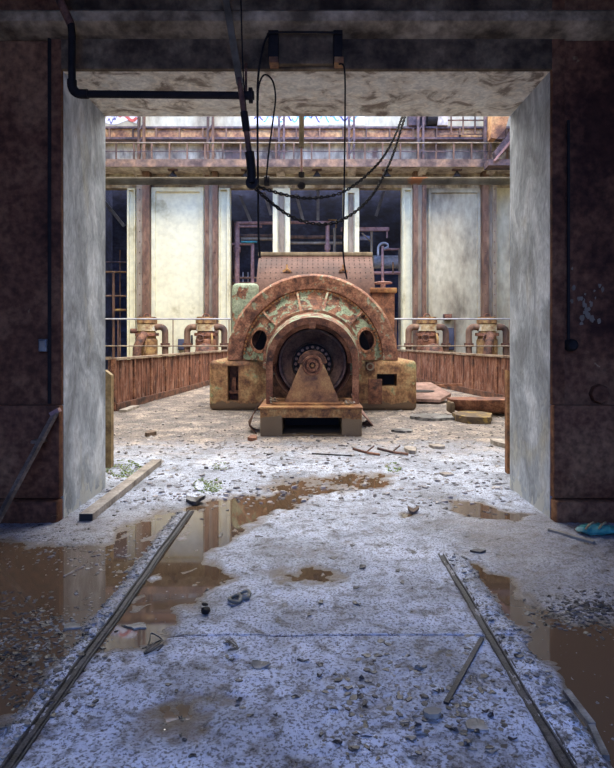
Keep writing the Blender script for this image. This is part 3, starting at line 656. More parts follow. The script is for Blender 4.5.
# ---------------------------------------------------------------- valve stands behind the fences
def valve(cx, lab, la, ra, dome, m1='ochre'):
    Y = 24.3; s = Y / FP; c = X(cx, Y); t = thing('valve_stand', lab, 'valve', (c, Y, 0))
    Z = lambda py: Zh(py, Y)
    MB().lathe((c, Y, 0), [(0, .01), (.42, .01), (.42, Z(340)), (.36, Z(338)), (.36, Z(333)), (.33, Z(331)), (.33, Z(323)), (0, Z(323))], 'Z', 24).build('body', m1, t)
    MB().lathe((c, Y, 0), [(0, Z(323.5)), (.42, Z(323.5)), (.42, Z(319)), (.38, Z(318)), (.38, Z(317)), (0, Z(317))], 'Z', 8).build('cap', 'ochre', t)
    MB().lathe((c, Y, 0), [(.34, Z(331)), (.39, Z(331)), (.39, Z(324.5)), (.34, Z(324.5))], 'Z', 24, close=True).build('band', 'ochrepale', t)
    MB().lathe((c, Y, 0), [(.40, Z(336)), (.47, Z(336)), (.47, Z(333)), (.40, Z(333))], 'Z', 20, close=True).build('flange', 'rust', t)
    b = MB(); pts = [(c + .13 * math.cos(a), Y, Z(317) + .13 * math.sin(a)) for a in np.linspace(0, PI, 9)]
    b.tube(pts, .025, 8).build('lifting_eye', 'rust', t)
    for sg, kind in ((-1, la), (1, ra)):
        if kind == 'u':
            r = .13; xo = c + sg * .75; zt = Z(327)
            pts = [(c + sg * .3, Y - .05, zt), (xo - sg * r * 1.6, Y - .05, zt)] + [(xo - sg * r * 1.6 + sg * r * 1.6 * math.sin(a), Y - .05, zt - r * 1.6 * (1 - math.cos(a))) for a in np.linspace(.2, PI / 2, 6)] + [(xo, Y - .05, .4)]
            p_ = MB().tube(pts, r, 14).build('side_pipe', 'rustcol', t)
            MB().lathe((xo, Y - .05, Z(345)), [(.13, -.08), (.19, -.08), (.19, .08), (.13, .08)], 'Z', 16, close=True).build('pipe_flange', 'rust_dark', p_)
        elif kind == 'stub':
            MB().cyl((c + sg * .3, Y, Z(331)), (c + sg * .66, Y, Z(331)), .1, 14).build('side_stub', 'rust_dark', t)
    if dome == 'elbow':
        pts = [(c - .02, Y - .4, Z(335)), (c - .03, Y - .55, Z(337)), (c - .1, Y - .7, Z(342)), (c - .18, Y - .75, Z(348)), (c - .2, Y - .75, .5)]
        MB().tube(pts, .17, 14).build('front_elbow', 'rust_dark', t)
        MB().tube([(c + .1, Y - .45, Z(337)), (c + .12, Y - .6, Z(345)), (c + .08, Y - .62, Z(352))], .04, 8).build('drain_pipe', 'ochre', t)
    else:
        MB().lathe((c + .1, Y - .75, 0), [(0, Z(343)), (.2, Z(344)), (.36, Z(347.5)), (.42, Z(353)), (.42, .02), (0, .02)], 'Z', 24).build('dome', 'rust_dark', t)
        MB().tube([(c + .3, Y - .4, Z(334)), (c + .33, Y - .5, Z(338)), (c + .33, Y - .55, .5)], .045, 8).build('drain_pipe', 'ochre', t)
    MB().lathe((c - .15, Y - .5, Z(338)), [(.13, -.02), (.16, 0), (.13, .02), (.10, 0)], 'Y', 20, close=True).bar((c - .28, Y - .5, Z(338)), (c - .02, Y - .5, Z(338)), .02, .02).bar((c - .15, Y - .5, Z(338) - .13), (c - .15, Y - .5, Z(338) + .13), .02, .02).cyl((c - .15, Y - .5, Z(338)), (c - .15, Y - .3, Z(338)), .02, 8).build('handwheel', 'rust_dark', t)
    return t
valve(147, 'rusty valve stand farthest left behind the left sheet fence', 'stub', 'u', 'elbow')
valve(206, 'rusty valve stand left of the generator with a dome at its front', 'u', 'u', 'dome', 'rust')
valve(427, 'rusty valve stand right of the generator with a dull white band', 'u', 'u', 'dome', 'rust')
valve(487, 'ochre rusty valve stand farthest right behind the right sheet fence', 'u', 'u', 'elbow')
for (a, c, lab) in ((90, 231, 'pale grey handrail pipe in front of the left cream wall'), (393, 530, 'pale grey handrail pipe in front of the right cream wall')):
    t = thing('handrail', lab, 'handrail', (X((a + c) / 2, 22.9), 22.9, 0))
    MB().cyl((X(a, 22.9), 22.9, Zh(319, 22.9)), (X(c, 22.9), 22.9, Zh(319, 22.9)), .03, 10).build('rail', 'railgrey', t)
    MB().cyl((X(a, 22.9), 22.9, Zh(346, 22.9)), (X(c, 22.9), 22.9, Zh(346, 22.9)), .022, 10).build('rail', 'greybrown', t)
    for px in ((118, 173, 229) if a < 200 else (396, 455, 510)):
        MB().cyl((X(px, 22.9), 22.9, .0), (X(px, 22.9), 22.9, Zh(319, 22.9)), .02, 8).build('post', 'rustcol', t)
# small wall units
def wallbox(name, lab, cat, x0, x1, y0, y1, m_, mf, d=.22):
    t = thing(name, lab, cat, (X((x0 + x1) / 2, BW), BW - d, Zh(y1, BW)))
    MB().box(X(x0, BW), X(x1, BW), BW - d, BW - .0, Zh(y1, BW), Zh(y0, BW), .02).build('case', m_, t)
    MB().box(X(x0 + .8, BW), X(x1 - .8, BW), BW - d - .02, BW - d + .01, Zh(y1 - .8, BW), Zh(y0 + .8, BW), .005).build('front_panel', mf, t)
wallbox('switch_box', 'dark switch box on the cream wall between the two left valves', 'box', 179, 186, 339, 350, 'bluedark', 'boxblue')
wallbox('vent_slot', 'narrow dark slot vent in the left cream wall', 'vent', 191, 193, 335, 345, 'dark', 'dark', .05)
wallbox('louvre_cabinet', 'dark blue cabinet on the wall between the two right valves', 'cabinet', 446, 453, 328, 350, 'bluedark', 'boxblue')
wallbox('junction_box', 'small brown box on the wall above the dark blue cabinet', 'box', 443, 451, 314, 320, 'rust_dark', 'rust')

# ---------------------------------------------------------------- gallery walkway
YW = 24.9
gal = thing('gallery_walkway', 'rusty railed gallery running along the back wall above the bays', 'walkway', (0, 25.4, Zh(167, YW)))
MB().box(-HW, HW, YW, BW, Zh(166.5, YW), Zh(160, YW))  .build('deck', 'concgrey', gal, smooth=0)
MB().box(-HW, HW, YW - .05, YW, Zh(167, YW), Zh(159.5, YW)).build('edge_angle', 'fascia', gal, smooth=0)
for py in (142.5, 151): MB().cyl((-HW, YW + .05, Zh(py, YW)), (HW, YW + .05, Zh(py, YW)), .035 if py < 145 else .02, 8).build('rail', 'violet' if py > 145 else 'greybrown', gal)
for k, px in enumerate(np.arange(98, 520, 17.8)):
    MB().bar((X(px, YW), YW + .05, Zh(160.5, YW)), (X(px, YW), YW + .05, Zh(142, YW)), .06, .06).build('rail_post', 'rustcol', gal, smooth=0)
for px in (141, 208, 281, 351, 420, 487):
    MB().prism([(YW + .1, Zh(166.4, YW)), (BW, Zh(166.4, YW)), (BW, Zh(178, BW)), (BW - .25, Zh(178, BW))], X(px - 4, BW), X(px + 4, BW), 'YZ').build('bracket', 'concgrey', gal, smooth=0)
cg = thing('crane_girder', 'long orange-brown rusty crane girder above the gallery', 'girder', (0, 25.6, Zh(137, 25.5)))
MB().box(-HW, HW, 25.62, 25.75, Zh(137, 25.5), Zh(127.5, 25.5)).build('web', 'girder', cg, smooth=0)
MB().box(-HW, HW, 25.53, BW, Zh(128, 25.5), Zh(126, 25.5)).build('top_flange', 'violet', cg, smooth=0)
MB().box(-HW, HW, 25.5, BW, Zh(139, 25.5), Zh(137, 25.5)).build('bottom_flange', 'violet', cg, smooth=0)
for px in np.arange(110, 520, 23.3):
    MB().box(X(px, 25.6) - .03, X(px, 25.6) + .03, 25.5, 25.64, Zh(137, 25.5), Zh(128, 25.5)).build('stiffener', 'rustcol', cg, smooth=0)
ul = ['first from the left jamb', 'second from the left jamb, left of the dark bays', 'over the left dark bay', 'over the middle dark bay', 'over the right dark bay', 'nearest the right jamb']
for k, px in enumerate((141, 210, 281, 351, 420, 487)):
    t = thing('gallery_upright', 'violet-brown steel upright through the gallery, ' + ul[k], 'upright', (X(px, 25.4), 25.4, Zh(160, 25.4)), 'gallery uprights')
    for dx in (-3, 2): MB().box(X(px + dx, 25.3), X(px + dx + 2, 25.3), 25.2, 25.39, Zh(160, YW) + .01, HT - .02).build('channel', 'rustcol' if k < 2 else 'violet', t, smooth=0)
    b = MB()
    for z in np.arange(9.3, 14, .5): b.bar((X(px - 2, 25.3), 25.23, z), (X(px + 3, 25.3), 25.23, z + .3), .05, .02, (0, 1, 0))
    b.build('lacing', 'violet', t, smooth=0)
for k, (px, w) in enumerate(((173, 'left cream panel'), (246, 'left dark bay'), (317, 'middle dark bay'), (387, 'right dark bay'), (457, 'right grey panel'))):
    c = P(px, 168, 25.3); zt = Zh(166.6, YW); t = thing('gallery_lamp', 'dark conical lamp under the gallery above the ' + w, 'lamp', (c.x, 25.3, zt), 'lamps under the gallery')
    MB().box(c.x - .2, c.x + .2, 25.2, 25.4, zt - .06, zt).build('mount', 'violet', t, smooth=0)
    MB().lathe((c.x, 25.3, zt), [(.03, -.05), (.06, -.12), (.19, -.33), (.17, -.33), (.04, -.13)], 'Z', 16, close=True).build('shade', 'dark', t)
# ceiling-side graffiti on the top wall
def stroke(pts, w, Y, m_, name, lab, cat='graffiti'):
    b = MB(); L_ = [Vector(P(px, py, Y)) for px, py in pts]
    rows = [[], []]
    for i, p in enumerate(L_):
        d = (L_[min(i + 1, len(L_) - 1)] - L_[max(0, i - 1)]).normalized(); n = Vector((-d.z, 0, d.x)) * (w * Y / FP / 2)
        rows[0].append(p + n); rows[1].append(p - n)
    b.loft(rows); return b
def curve(f, n=24): return [f(i / (n - 1)) for i in range(n)]
t = thing('graffiti', 'red and white wavy graffiti at the upper left of the back wall', 'graffiti', P(120, 122, BW - .02))
stroke(curve(lambda u: (106 + 32 * u, 118 + 2.0 * math.sin(u * 7))), 9, BW - .012, 'whitepaint', '', '').build('white_band', 'whitepaint', t, smooth=0)
stroke(curve(lambda u: (119 + 18 * u, 117.5 + 3.0 * math.sin(u * 6 + 3.4))), 3, BW - .02, 'redpaint', '', '').build('red_wave', 'redpaint', t, smooth=0)
for dx, dy in ((108, 121), (112, 117)): stroke(curve(lambda u: (dx + 6 * u, dy - 2.5 * math.sin(u * 9))), .8, BW - .026, 'navypaint', '', '').build('dark_line', 'navypaint', t, smooth=0)
t = thing('graffiti', 'blue and white scrawled graffiti at the top middle of the back wall', 'graffiti', P(305, 122, BW - .02))
stroke([(250, 119), (365, 119)], 11, BW - .012, 'whitepaint', '', '').build('white_band', 'whitepaint', t, smooth=0)
for k in range(11):
    x0 = 254 + k * 9.5; ph = random.uniform(0, 6); ht = random.uniform(2, 4)
    stroke(curve(lambda u: (x0 + 9 * u, 118 + ht * math.sin(u * 5 + ph))), 1.5, BW - .02 - .001 * k, 'bluepaint', '', '').build('blue_line', 'bluepaint' if k % 3 else 'navypaint', t, smooth=0)
# upper right machinery and crane arm
t = thing('hoist_machine', 'dark hoist machinery on the girder at the upper right', 'machine', P(420, 126, 25.3))
zt = Zh(126, 25.5)
MB().box(X(409, 25.3), X(427, 25.3), 25.42, 25.9, zt, zt + .75, .04).build('motor_box', 'violet', t)
MB().cyl((X(428, 25.3), 25.6, zt + .4), (X(438, 25.3), 25.6, zt + .4), .36, 16).build('drum', 'dark', t)
MB().box(X(438, 25.3), X(449, 25.3), 25.42, 25.9, zt, zt + .6, .04).build('gear_box', 'concgrey', t)
t = thing('upper_railing', 'rusty railing on the girder right of the hoist machinery', 'railing', P(470, 126, 25.3))
for px in (452, 464, 476, 488): MB().bar((X(px, 25.3), 25.45, Zh(133, 25.3)), (X(px, 25.3), 25.45, Zh(108, 25.3)), .06, .05).build('post', 'rustcol', t, smooth=0)
for py in (112, 119, 133): MB().bar((X(440, 25.3), 25.45, Zh(py, 25.3)), (X(492, 25.3), 25.45, Zh(py, 25.3)), .05, .05).build('rail', 'rustcol', t, smooth=0)
t = thing('wall_crane', 'rusty crane boom slanting down to the gallery beside the right jamb', 'crane', P(500, 160, 24.3))
MB().prism([(X(489, 24.3), Zh(112, 24.3)), (X(510, 24.3), Zh(108, 24.3)), (X(503, 24.3), Zh(132, 24.3)), (X(494, 24.3), Zh(141, 24.3)), (X(489, 24.3), Zh(140, 24.3))], 24.0, 24.5).build('end_plate', 'girder', t, smooth=0)
MB().prism([(X(496, 24.3), Zh(160, 24.3)), (X(494, 24.3), Zh(152, 24.3)), (X(520, 24.3), Zh(118, 24.3)), (X(520, 24.3), Zh(138, 24.3))], 24.2, 24.6).build('boom', 'violet', t, smooth=0)
MB().bar(P(494, 161, 24.1), P(516, 135, 24.1), .08, .08).build('tie_rod', 'rustpink', t, smooth=0)
MB().box(X(488, 24.3), X(520, 24.3), 24.2, YW - .01, Zh(166, 24.3), Zh(160, 24.3)).build('bracket', 'violet', t, smooth=0)

# ---------------------------------------------------------------- pipework in the dark bays
def pipe(t, pts, Y, r, m_, name='pipe', n=10):
    return MB().tube([P(px, py, Y) for px, py in pts], r * Y / FP, n).build(name, m_, t)
YP = 27.4
t = thing('pipe_rack', 'pinkish rusty pipe rack in the dark bay left of the generator hood', 'pipes', (X(250, YP), YP, 0))
pipe(t, [(237, 365), (237, 223)], YP, 2.6, 'rustpink'); pipe(t, [(252.5, 365), (252.5, 242)], YP, 1.8, 'rustpink')
pipe(t, [(236, 223), (274, 223)], YP, 1.6, 'rustpink'); pipe(t, [(236, 226.5), (262, 226.5)], YP, 1.1, 'rustpink')
pipe(t, [(240, 236), (275, 236)], YP + .3, 2.0, 'rustcol', 'beam'); pipe(t, [(241, 239), (275, 239)], YP + .1, 1.6, 'greybrown')
pipe(t, [(241, 242), (257, 242)], YP - .1, 1.1, 'teal', 'teal_pipe'); pipe(t, [(232, 244), (253, 244)], YP, 1.3, 'rustpink')
pipe(t, [(237, 247), (237, 252)], YP, 3.6, 'rustpink', 'pipe_flange'); pipe(t, [(232.5, 221), (232.5, 365)], YP + .4, 1.0, 'rustcol')
pipe(t, [(233, 278), (259, 278)], YP, 1.2, 'rustcol'); pipe(t, [(233, 283), (259, 283)], YP, 1.0, 'rustcol')
for a in (243, 248): pipe(t, [(a, 272), (a, 300)], YP + .3, .5, 'railgrey', 'baluster')
t = thing('pipe_rack', 'rusty pipe rack in the dark bay right behind the generator hood', 'pipes', (X(316, YP), YP, 0))
pipe(t, [(288, 222.5), (331, 222.5)], YP, 1.6, 'rustpink'); pipe(t, [(327.5, 222), (327.5, 370)], YP, 2.0, 'rustpink')
pipe(t, [(327.5, 245), (327.5, 250)], YP, 3.0, 'rustpink', 'pipe_flange'); pipe(t, [(334.5, 228), (334.5, 370)], YP, 1.5, 'greybrown', 'post')
pipe(t, [(288, 237), (345, 237)], YP + .2, 1.7, 'rustcol', 'beam'); pipe(t, [(288, 243), (345, 243)], YP, 1.4, 'greybrown')
pipe(t, [(328, 220), (336, 220), (336, 228)], YP, 1.0, 'ochre')
t = thing('pipe_rack', 'brown pipe frame with a gooseneck in the dark bay right of the generator', 'pipes', (X(380, YP), YP, 0))
MB().box(X(341, YP), X(389, YP), YP - .1, YP + .1, Zh(231, YP), Zh(227.5, YP)).build('beam', 'rustpink', t, smooth=0)
pipe(t, [(371.5, 230), (371.5, 370)], YP, 1.3, 'greybrown', 'post'); pipe(t, [(371, 242), (362, 233)], YP, .8, 'greybrown', 'brace')
pipe(t, [(387, 231), (387, 238)], YP, .9, 'rustpink', 'hook'); pipe(t, [(360, 238), (372, 238)], YP + .3, 2.2, 'bluegrey')
gn = [(378, 256), (378, 250)] + [(384 - 6 * math.cos(a), 249 - 6 * math.sin(a)) for a in np.linspace(.2, 2.2, 8)] + [(388, 247), (384, 249)]
pipe(t, [(382.5, 370), (382.5, 246)], YP - .2, 1.4, 'rustpink'); pipe(t, gn, YP - .3, 1.2, 'railgrey', 'gooseneck')
pipe(t, [(383, 249.5), (402, 249)], YP, 1.1, 'rustpink', 'rail'); pipe(t, [(399.5, 248), (399.5, 370)], YP, 1.2, 'greybrown', 'post')
pipe(t, [(372, 273), (403, 273)], YP - .1, 1.6, 'rustpink', 'rail'); pipe(t, [(393, 262), (393, 273)], YP - .6, .8, 'ochre', 'strap')
pipe(t, [(373, 262), (405, 262)], YP + .6, 6.5, 'tankblue', 'tank', 20)
t = thing('stair_railing', 'rusty railing in the narrow dark bay beside the left jamb', 'railing', (X(115, YP), YP, 0))
pipe(t, [(113.5, 272), (113.5, 370)], YP, 1.4, 'rustcol', 'post'); pipe(t, [(104, 272), (126, 272)], YP, 1.0, 'ochre', 'rail'); pipe(t, [(104, 296), (126, 296)], YP, 1.0, 'rustcol', 'rail')
pipe(t, [(113, 310), (126, 310)], YP, 1.2, 'ochre', 'rail'); pipe(t, [(120, 250), (120, 370)], YP + .3, .8, 'rustcol', 'post'); pipe(t, [(104, 262), (126, 262)], YP + .2, .8, 'violet', 'rail')
labs = ['narrow bay at the left jamb', 'bay left of the hood, left one', 'bay left of the hood, right one', 'middle bay, left one', 'middle bay, centre one', 'right bay']
for k, (a, c) in enumerate((((100, 196), (124, 226)), ((240, 196), (251, 222)), ((264, 192), (271, 215)), ((296, 194), (303, 220)), ((318, 190), (318, 220)), ((384, 192), (376, 216)))):
    b = MB().bar(P(*a, 29), P(*c, 29), .14, .14); tag(b.build('roof_brace', 'bluegrey', smooth=0), 'dim slanted brace high inside the dark ' + labs[k], 'brace')

# ---------------------------------------------------------------- overhead pipe, hoist chains, cables near the portal
YQ = 7.0; zq = Zh(181, YQ)
t = thing('overhead_pipe', 'long grey-brown horizontal pipe crossing just behind the doorway', 'pipe', (0, YQ, zq))
MB().cyl((-3.2, YQ, zq), (3.2, YQ, zq), .045, 16).build('pipe', 'gantry', t)
for sx in (-3.1, 3.1): MB().box(sx - .05, sx + .05, YB - .0, YQ + .06, zq - .09, zq - .04).build('wall_bracket', 'rust_dark', t, smooth=0)
for px in (252, 267): MB().lathe((X(px, YQ), YQ, zq), [(.045, -.03), (.06, -.03), (.06, .03), (.045, .03)], 'X', 16, close=True).build('clamp', 'black', t)
t = thing('hanging_rod', 'thin rod hanging to the overhead pipe at the doorway middle', 'rod', (X(301.5, YQ), YQ, zq))
MB().cyl((X(301.5, YQ), YQ, zq), (X(301.5, YQ), YQ, HT), .012, 8).build('rod', 'rustpink', t)
MB().cyl((X(301.5, YQ), YQ, Zh(148, YQ)), (X(301.5, YQ), YQ, Zh(112, YQ)), .03, 10).build('sleeve', 'gantry', t)
MB().ball((X(301.5, YQ), YQ, zq - .05), .05, 2).cyl((X(301.5, YQ), YQ, zq - .02), (X(301.5, YQ), YQ, zq + .1), .035, 10).build('clevis', 'black', t)

YN = 4.86
t = thing('black_pipe', 'black elbowed pipe across the upper left corner of the doorway', 'pipe', P(150, 94, YN))
def arcpts(c, r, a0, a1, n=8): return [(c[0] + r * math.cos(a), c[1] + r * math.sin(a)) for a in np.linspace(a0, a1, n)]
pth = [(58, -60), (60, 0), (71, 24), (72, 34), (72, 84)] + arcpts((81, 85), 9, PI, PI / 2) + [(240, 95.5)]
MB().tube([P(px, py, YN) for px, py in pth], .030, 12).build('pipe', 'black', t)
MB().tube([P(px, py, YN) for px, py in [(72, 80)] + arcpts((81, 85), 9, PI, PI / 2) + [(88, 94)]], .038, 12).build('elbow', 'black', t)
MB().tube([P(58, 0 - 4, YN), P(71, 25, YN)], .033, 12).build('rust_sleeve', 'rust_dark', t)
MB().cyl(P(240, 95.5, YN), P(254, 95.5, YN), .035, 12).build('coupling', 'black', t)
MB().cyl(P(249, 95.5, YN), P(252.5, 95.5, YN), .062, 12).build('end_flange', 'black', t)
MB().bar(P(246, 95, YN), P(246, 70, YN + .1), .02, .02).bar(P(246, 70, YN + .1), P(246, 64, YF + .0), .02, .02).build('hanger', 'rust_dark', t, smooth=0)

def rope(name, lab, cat, pts, r, m_):
    return tag(MB().tube([P(*p) for p in pts], r, 8).build(name, m_), lab, cat)
def smoothpath(pts, n=6):
    P_ = [Vector(p) for p in pts]; out = []
    for i in range(len(P_) - 1):
        a, b_, c, d = P_[max(i - 1, 0)], P_[i], P_[i + 1], P_[min(i + 2, len(P_) - 1)]
        for k in range(n):
            t_ = k / n; out.append(.5 * (2 * b_ + (c - a) * t_ + (2 * a - 5 * b_ + 4 * c - d) * t_ ** 2 + (3 * b_ - a - 3 * c + d) * t_ ** 3))
    return out + [P_[-1]]
YK = 4.80
t = thing('hoist_strap', 'dark slanted hoist bar hanging from the ceiling left of the doorway middle', 'hoist', P(252, 183, YK))
b = MB(); b.bar(P(208, -108, YK), P(240, 84, YK), .055, .03, (0, 1, 0)).build('bar', 'gantry', t, smooth=0)
MB().tube([P(239, 78, YK), P(250, 158, YK)], .022, 10).build('lower_rod', 'rust_dark', t)
MB().tube([P(244, 112, YK - .01), P(246.5, 131, YK - .01)], .03, 10).build('turnbuckle', 'black', t)
MB().tube([P(249.5, 152, YK), P(250.5, 160, YK), P(251.5, 172, YK), P(251.5, 183, YK)], .036, 12).build('swivel', 'black', t)
MB().lathe(P(252, 183, YK), [(.022, -.02), (.05, -.02), (.05, .02), (.022, .02)], 'Y', 16, close=True).build('eye', 'black', t)
rope('thin_cable', 'thin black cable hanging straight beside the slanted hoist bar', 'cable', smoothpath([(239, -80, 4.84), (241, 0, 4.84), (243, 70, 4.84), (247, 122, 4.82), (250, 152, YK)]), .006, 'black')
rope('heavy_cable', 'thick black cable with a frayed end hanging in front of the hood left', 'cable', smoothpath([(342, 34, 4.99), (330, 32.5, 4.99), (275, 32.5, 4.99), (267, 37, 4.98), (262, 52, 4.93), (258, 80, 4.9), (257.5, 120, 4.9), (258, 180, 4.9), (258.5, 230, 4.9), (260, 258, 4.9)]), .009, 'black')
rope('looped_cable', 'black cable with a loop under the doorway head left of middle', 'cable', smoothpath([(258.5, 70, 4.93), (258, 100, 4.92), (258.5, 88, 4.90), (262, 77, 4.88), (267, 75, 4.88), (273, 82, 4.88), (275.5, 98, 4.88), (273, 120, 4.88), (269, 150, 4.88), (266, 182, 4.88)]), .007, 'black')
rope('drop_cable', 'thin black cable hanging straight at the right over the generator hood', 'cable', smoothpath([(339, 64, 5.0), (344.5, 70, 4.97), (345, 120, 4.97), (344, 200, 4.97), (343, 240, 4.97), (344, 262, 4.97), (347, 279, 4.97)]), .007, 'black')
# chains: separate links along a catenary, each link a ring of one mesh part
def chain(lab, pts, lr=.019):
    t = thing('hoist_chain', lab, 'chain', P(*pts[0]))
    path = [P(*p) for p in smoothpath(pts, 14)]
    acc = [0]
    for i in range(1, len(path)): acc.append(acc[-1] + (path[i] - path[i - 1]).length)
    n = min(96, int(acc[-1] / .034)); first = None
    for k in range(n):
        s_ = acc[-1] * (k + .5) / n; i = max(j for j in range(len(acc)) if acc[j] <= s_); i = min(i, len(path) - 2)
        c = path[i].lerp(path[i + 1], (s_ - acc[i]) / max(1e-6, acc[i + 1] - acc[i])); d = (path[i + 1] - path[i]).normalized()
        if first is None:
            b = MB(); pp = [(lr * 1.15 * math.cos(a), lr * .55 * math.sin(a), 0) for a in np.linspace(0, 2 * PI, 13)]
            b.tube(pp, .0062, 6, False); lk = b.build('link', 'black', None, origin=(0, 0, 0)); first = lk; o = lk
        else:
            o = first.copy(); COL.objects.link(o)
        o.parent = t; o.location = c - wl(t)
        o.rotation_euler = (d.to_track_quat('X', 'Z') @ Matrix.Rotation((k % 2) * PI / 2, 3, 'X').to_quaternion()).to_euler()
        o.scale = (acc[-1] / n / .034,) * 3 if acc[-1] / n > .034 else (1, 1, 1)
    return t
chain('black hoist chain, the upper and shallower of the two crossing the doorway', [(252, 184, YK), (262, 188, 4.95), (290, 196, 5.2), (315, 198, 5.4), (345, 191, 5.6), (375, 167, 5.9), (392, 142, 6.2), (404, 112, 6.6), (409, 98, 6.9)])
chain('black hoist chain, the lower and deeper of the two crossing the doorway', [(252, 185, YK), (268, 200, 4.95), (292, 217, 5.2), (318, 224, 5.4), (342, 220, 5.6), (370, 198, 5.9), (390, 162, 6.2), (402, 126, 6.5), (411, 95, 6.9)])
MBk = MB(); p = P(410, 96, 6.9); MBk.lathe((p.x, p.y, p.z), [(.03, -.02), (.07, -.02), (.07, .02), (.03, .02)], 'Y', 16, close=True); MBk.cyl((p.x, p.y, p.z + .04), (p.x, YB - .0, p.z + .3), .02, 8)
tag(MBk.build('chain_anchor', 'black'), 'black anchor eye above the doorway where both chains end', 'anchor')
# box on the lintel
YL = YF - .0
t = thing('lintel_box', 'dark panel box with orange feet on the middle of the lintel', 'box', P(306, 68, YF - .02))
MB().box(X(279, YF), X(333, YF), YF - .06, YF + .01, Zh(67, YF), Zh(35, YF), .006).build('panel', 'lintel', t)
for a, c in ((269, 279), (333, 342)): MB().box(X(a, YF), X(c, YF), YF - .10, YF + .01, Zh(64, YF), Zh(35, YF), .006).build('side_post', 'black', t)
for a, c in ((270, 279), (334, 343)): MB().box(X(a, YF), X(c, YF), YF - .11, YF + .01, Zh(68.5, YF), Zh(62.5, YF), .004).build('foot', 'rust_orange', t)
# wall fittings
t = thing('wall_box', 'small grey box on the dark wall left of the doorway', 'box', P(44, 351, YF))
MB().box(X(39.5, YF), X(48, YF), YF - .03, YF + .04, Zh(351.5, YF), Zh(339, YF), .008).build('case', 'slate', t); MB().box(X(41, YF), X(46.5, YF), YF - .036, YF - .028, Zh(350, YF), Zh(341, YF), .003).build('lid', 'stone', t)
t = thing('conduit', 'dark vertical conduit on the wall left of the doorway', 'conduit', P(49, 405, YF))
MB().cyl((X(49.5, YF), YF + .005, 1.0), (X(49.5, YF), YF + .005, 4.2), .018, 10).build('tube', 'black', t)
t = thing('wall_lug', 'dark round fitting on the wall right of the doorway', 'fitting', P(571, 352, YF))
MB().lathe((X(571, YF), YF + .03, Zh(345, YF)), [(0, -.08), (.035, -.08), (.05, -.06), (.055, 0), (0, 0)], 'Y', 16).build('boss', 'black', t); MB().cyl((X(569, YF), YF + .01, Zh(345, YF)), (X(569, YF), YF + .01, Zh(120, YF)), .014, 8).build('tube', 'black', t)  # black tube added to stand for a soft vertical edge in the wall
MB().lathe((X(600, YF), YF + .03, Zh(394, YF)), [(0, -.05), (.075, -.05), (.085, -.03), (.085, .0), (0, 0)], 'Y', 8).build('plate', 'wallbrown')
o = bpy.data.objects['plate']; tag(o, 'brown octagonal plate low on the wall right of the doorway', 'plate')
MB().box(X(36, YF - .04), X(47, YF - .04), YF - .14, YF - .03, Zh(441, YF), Zh(438, YF), .004).build('wall_hook', 'woodbrown'); tag(bpy.data.objects['wall_hook'], 'small grey hook on the dark wall base left of the doorway', 'hook')
b = MB()                                # peeled paint showing pale plaster on the right wall
for k in range(26):
    px, py = random.gauss(588, 7), random.gauss(303, 13)
    c = P(px, py, YF + .028); r = random.uniform(.008, .035); a0 = random.uniform(0, 6); el = random.uniform(.4, 1)
    b.prism([(c.x + math.cos(a0 + i * PI / 4) * r * random.uniform(.5, 1.2) * el, c.z + math.sin(a0 + i * PI / 4) * r * random.uniform(.5, 1.2)) for i in range(8)], YF + .027 - k * .00005, YF + .031)
o = b.build('peeled_plaster', 'greybrown', smooth=0); o.parent = bpy.data.objects['trim_right']; o.matrix_parent_inverse.identity(); o['kind'] = 'structure'
# rusted edge posts behind the jambs
for a, c, yb, yt, lab, m_ in ((105, 112, 468, 372, 'broken ochre post standing just behind the left jamb', 'woodyellow'), (506.5, 511, 474, 372, 'rusty post standing just behind the right jamb', 'rust_orange')):
    Yp = EYE * FP / (yb - HZ); b = MB()
    b.prism([(X(a, Yp), -.01), (X(c, Yp), -.01), (X(c, Yp), Zh(yt + 3, Yp)), (X(a + 3, Yp), Zh(yt, Yp)), (X(a, Yp), Zh(yt - 2, Yp))], Yp - .03, Yp + .06)
    tag(b.build('edge_post', m_, smooth=0), lab, 'post')

# ---------------------------------------------------------------- rails in the floor
for xr, ye, lab in ((-1.10, 5.42, 'wet steel rail let into the floor on the left'), (.93, 4.3, 'wet steel rail let into the floor on the right')):
    b = MB(); n = 60; rows = []
    prof = [(-.040, -.03), (-.040, .008), (-.034, .012), (-.024, .012), (-.018, .002), (.006, .002), (.012, .010), (.020, .010), (.024, .003), (.030, .003), (.034, .009), (.040, .009), (.040, -.03)]
    for i in range(n + 1):
        yy = .8 + (ye - .8) * i / n; zz = .003 * math.sin(yy * 9); xx = xr + .003 * math.sin(yy * 4)
        rows.append([(xx + px_ * .75, yy, z_ + (zz if z_ > 0 else 0)) for px_, z_ in prof])
    tag(b.loft(rows).build('floor_rail', 'steel'), lab, 'rail')

# ---------------------------------------------------------------- debris
def h1(x, y): return float(hgt(np.array([x]), np.array([y]))[0])
def beam(name, lab, cat, a, c, w, h, m_, lift=0, za=None, zc=None, end=None):
    """a board between two floor pixels"""
    pa, pc = F(*a), F(*c)
    A = Vector((*pa, (max(h1(*pa), WATER) if za is None else za) + h / 2 + lift)); C = Vector((*pc, (max(h1(*pc), WATER) if zc is None else zc) + h / 2 + lift))
    b = MB().bar(A, C, w, h)
    o = b.build(name, m_, smooth=0); tag(o, lab, cat)
    return o
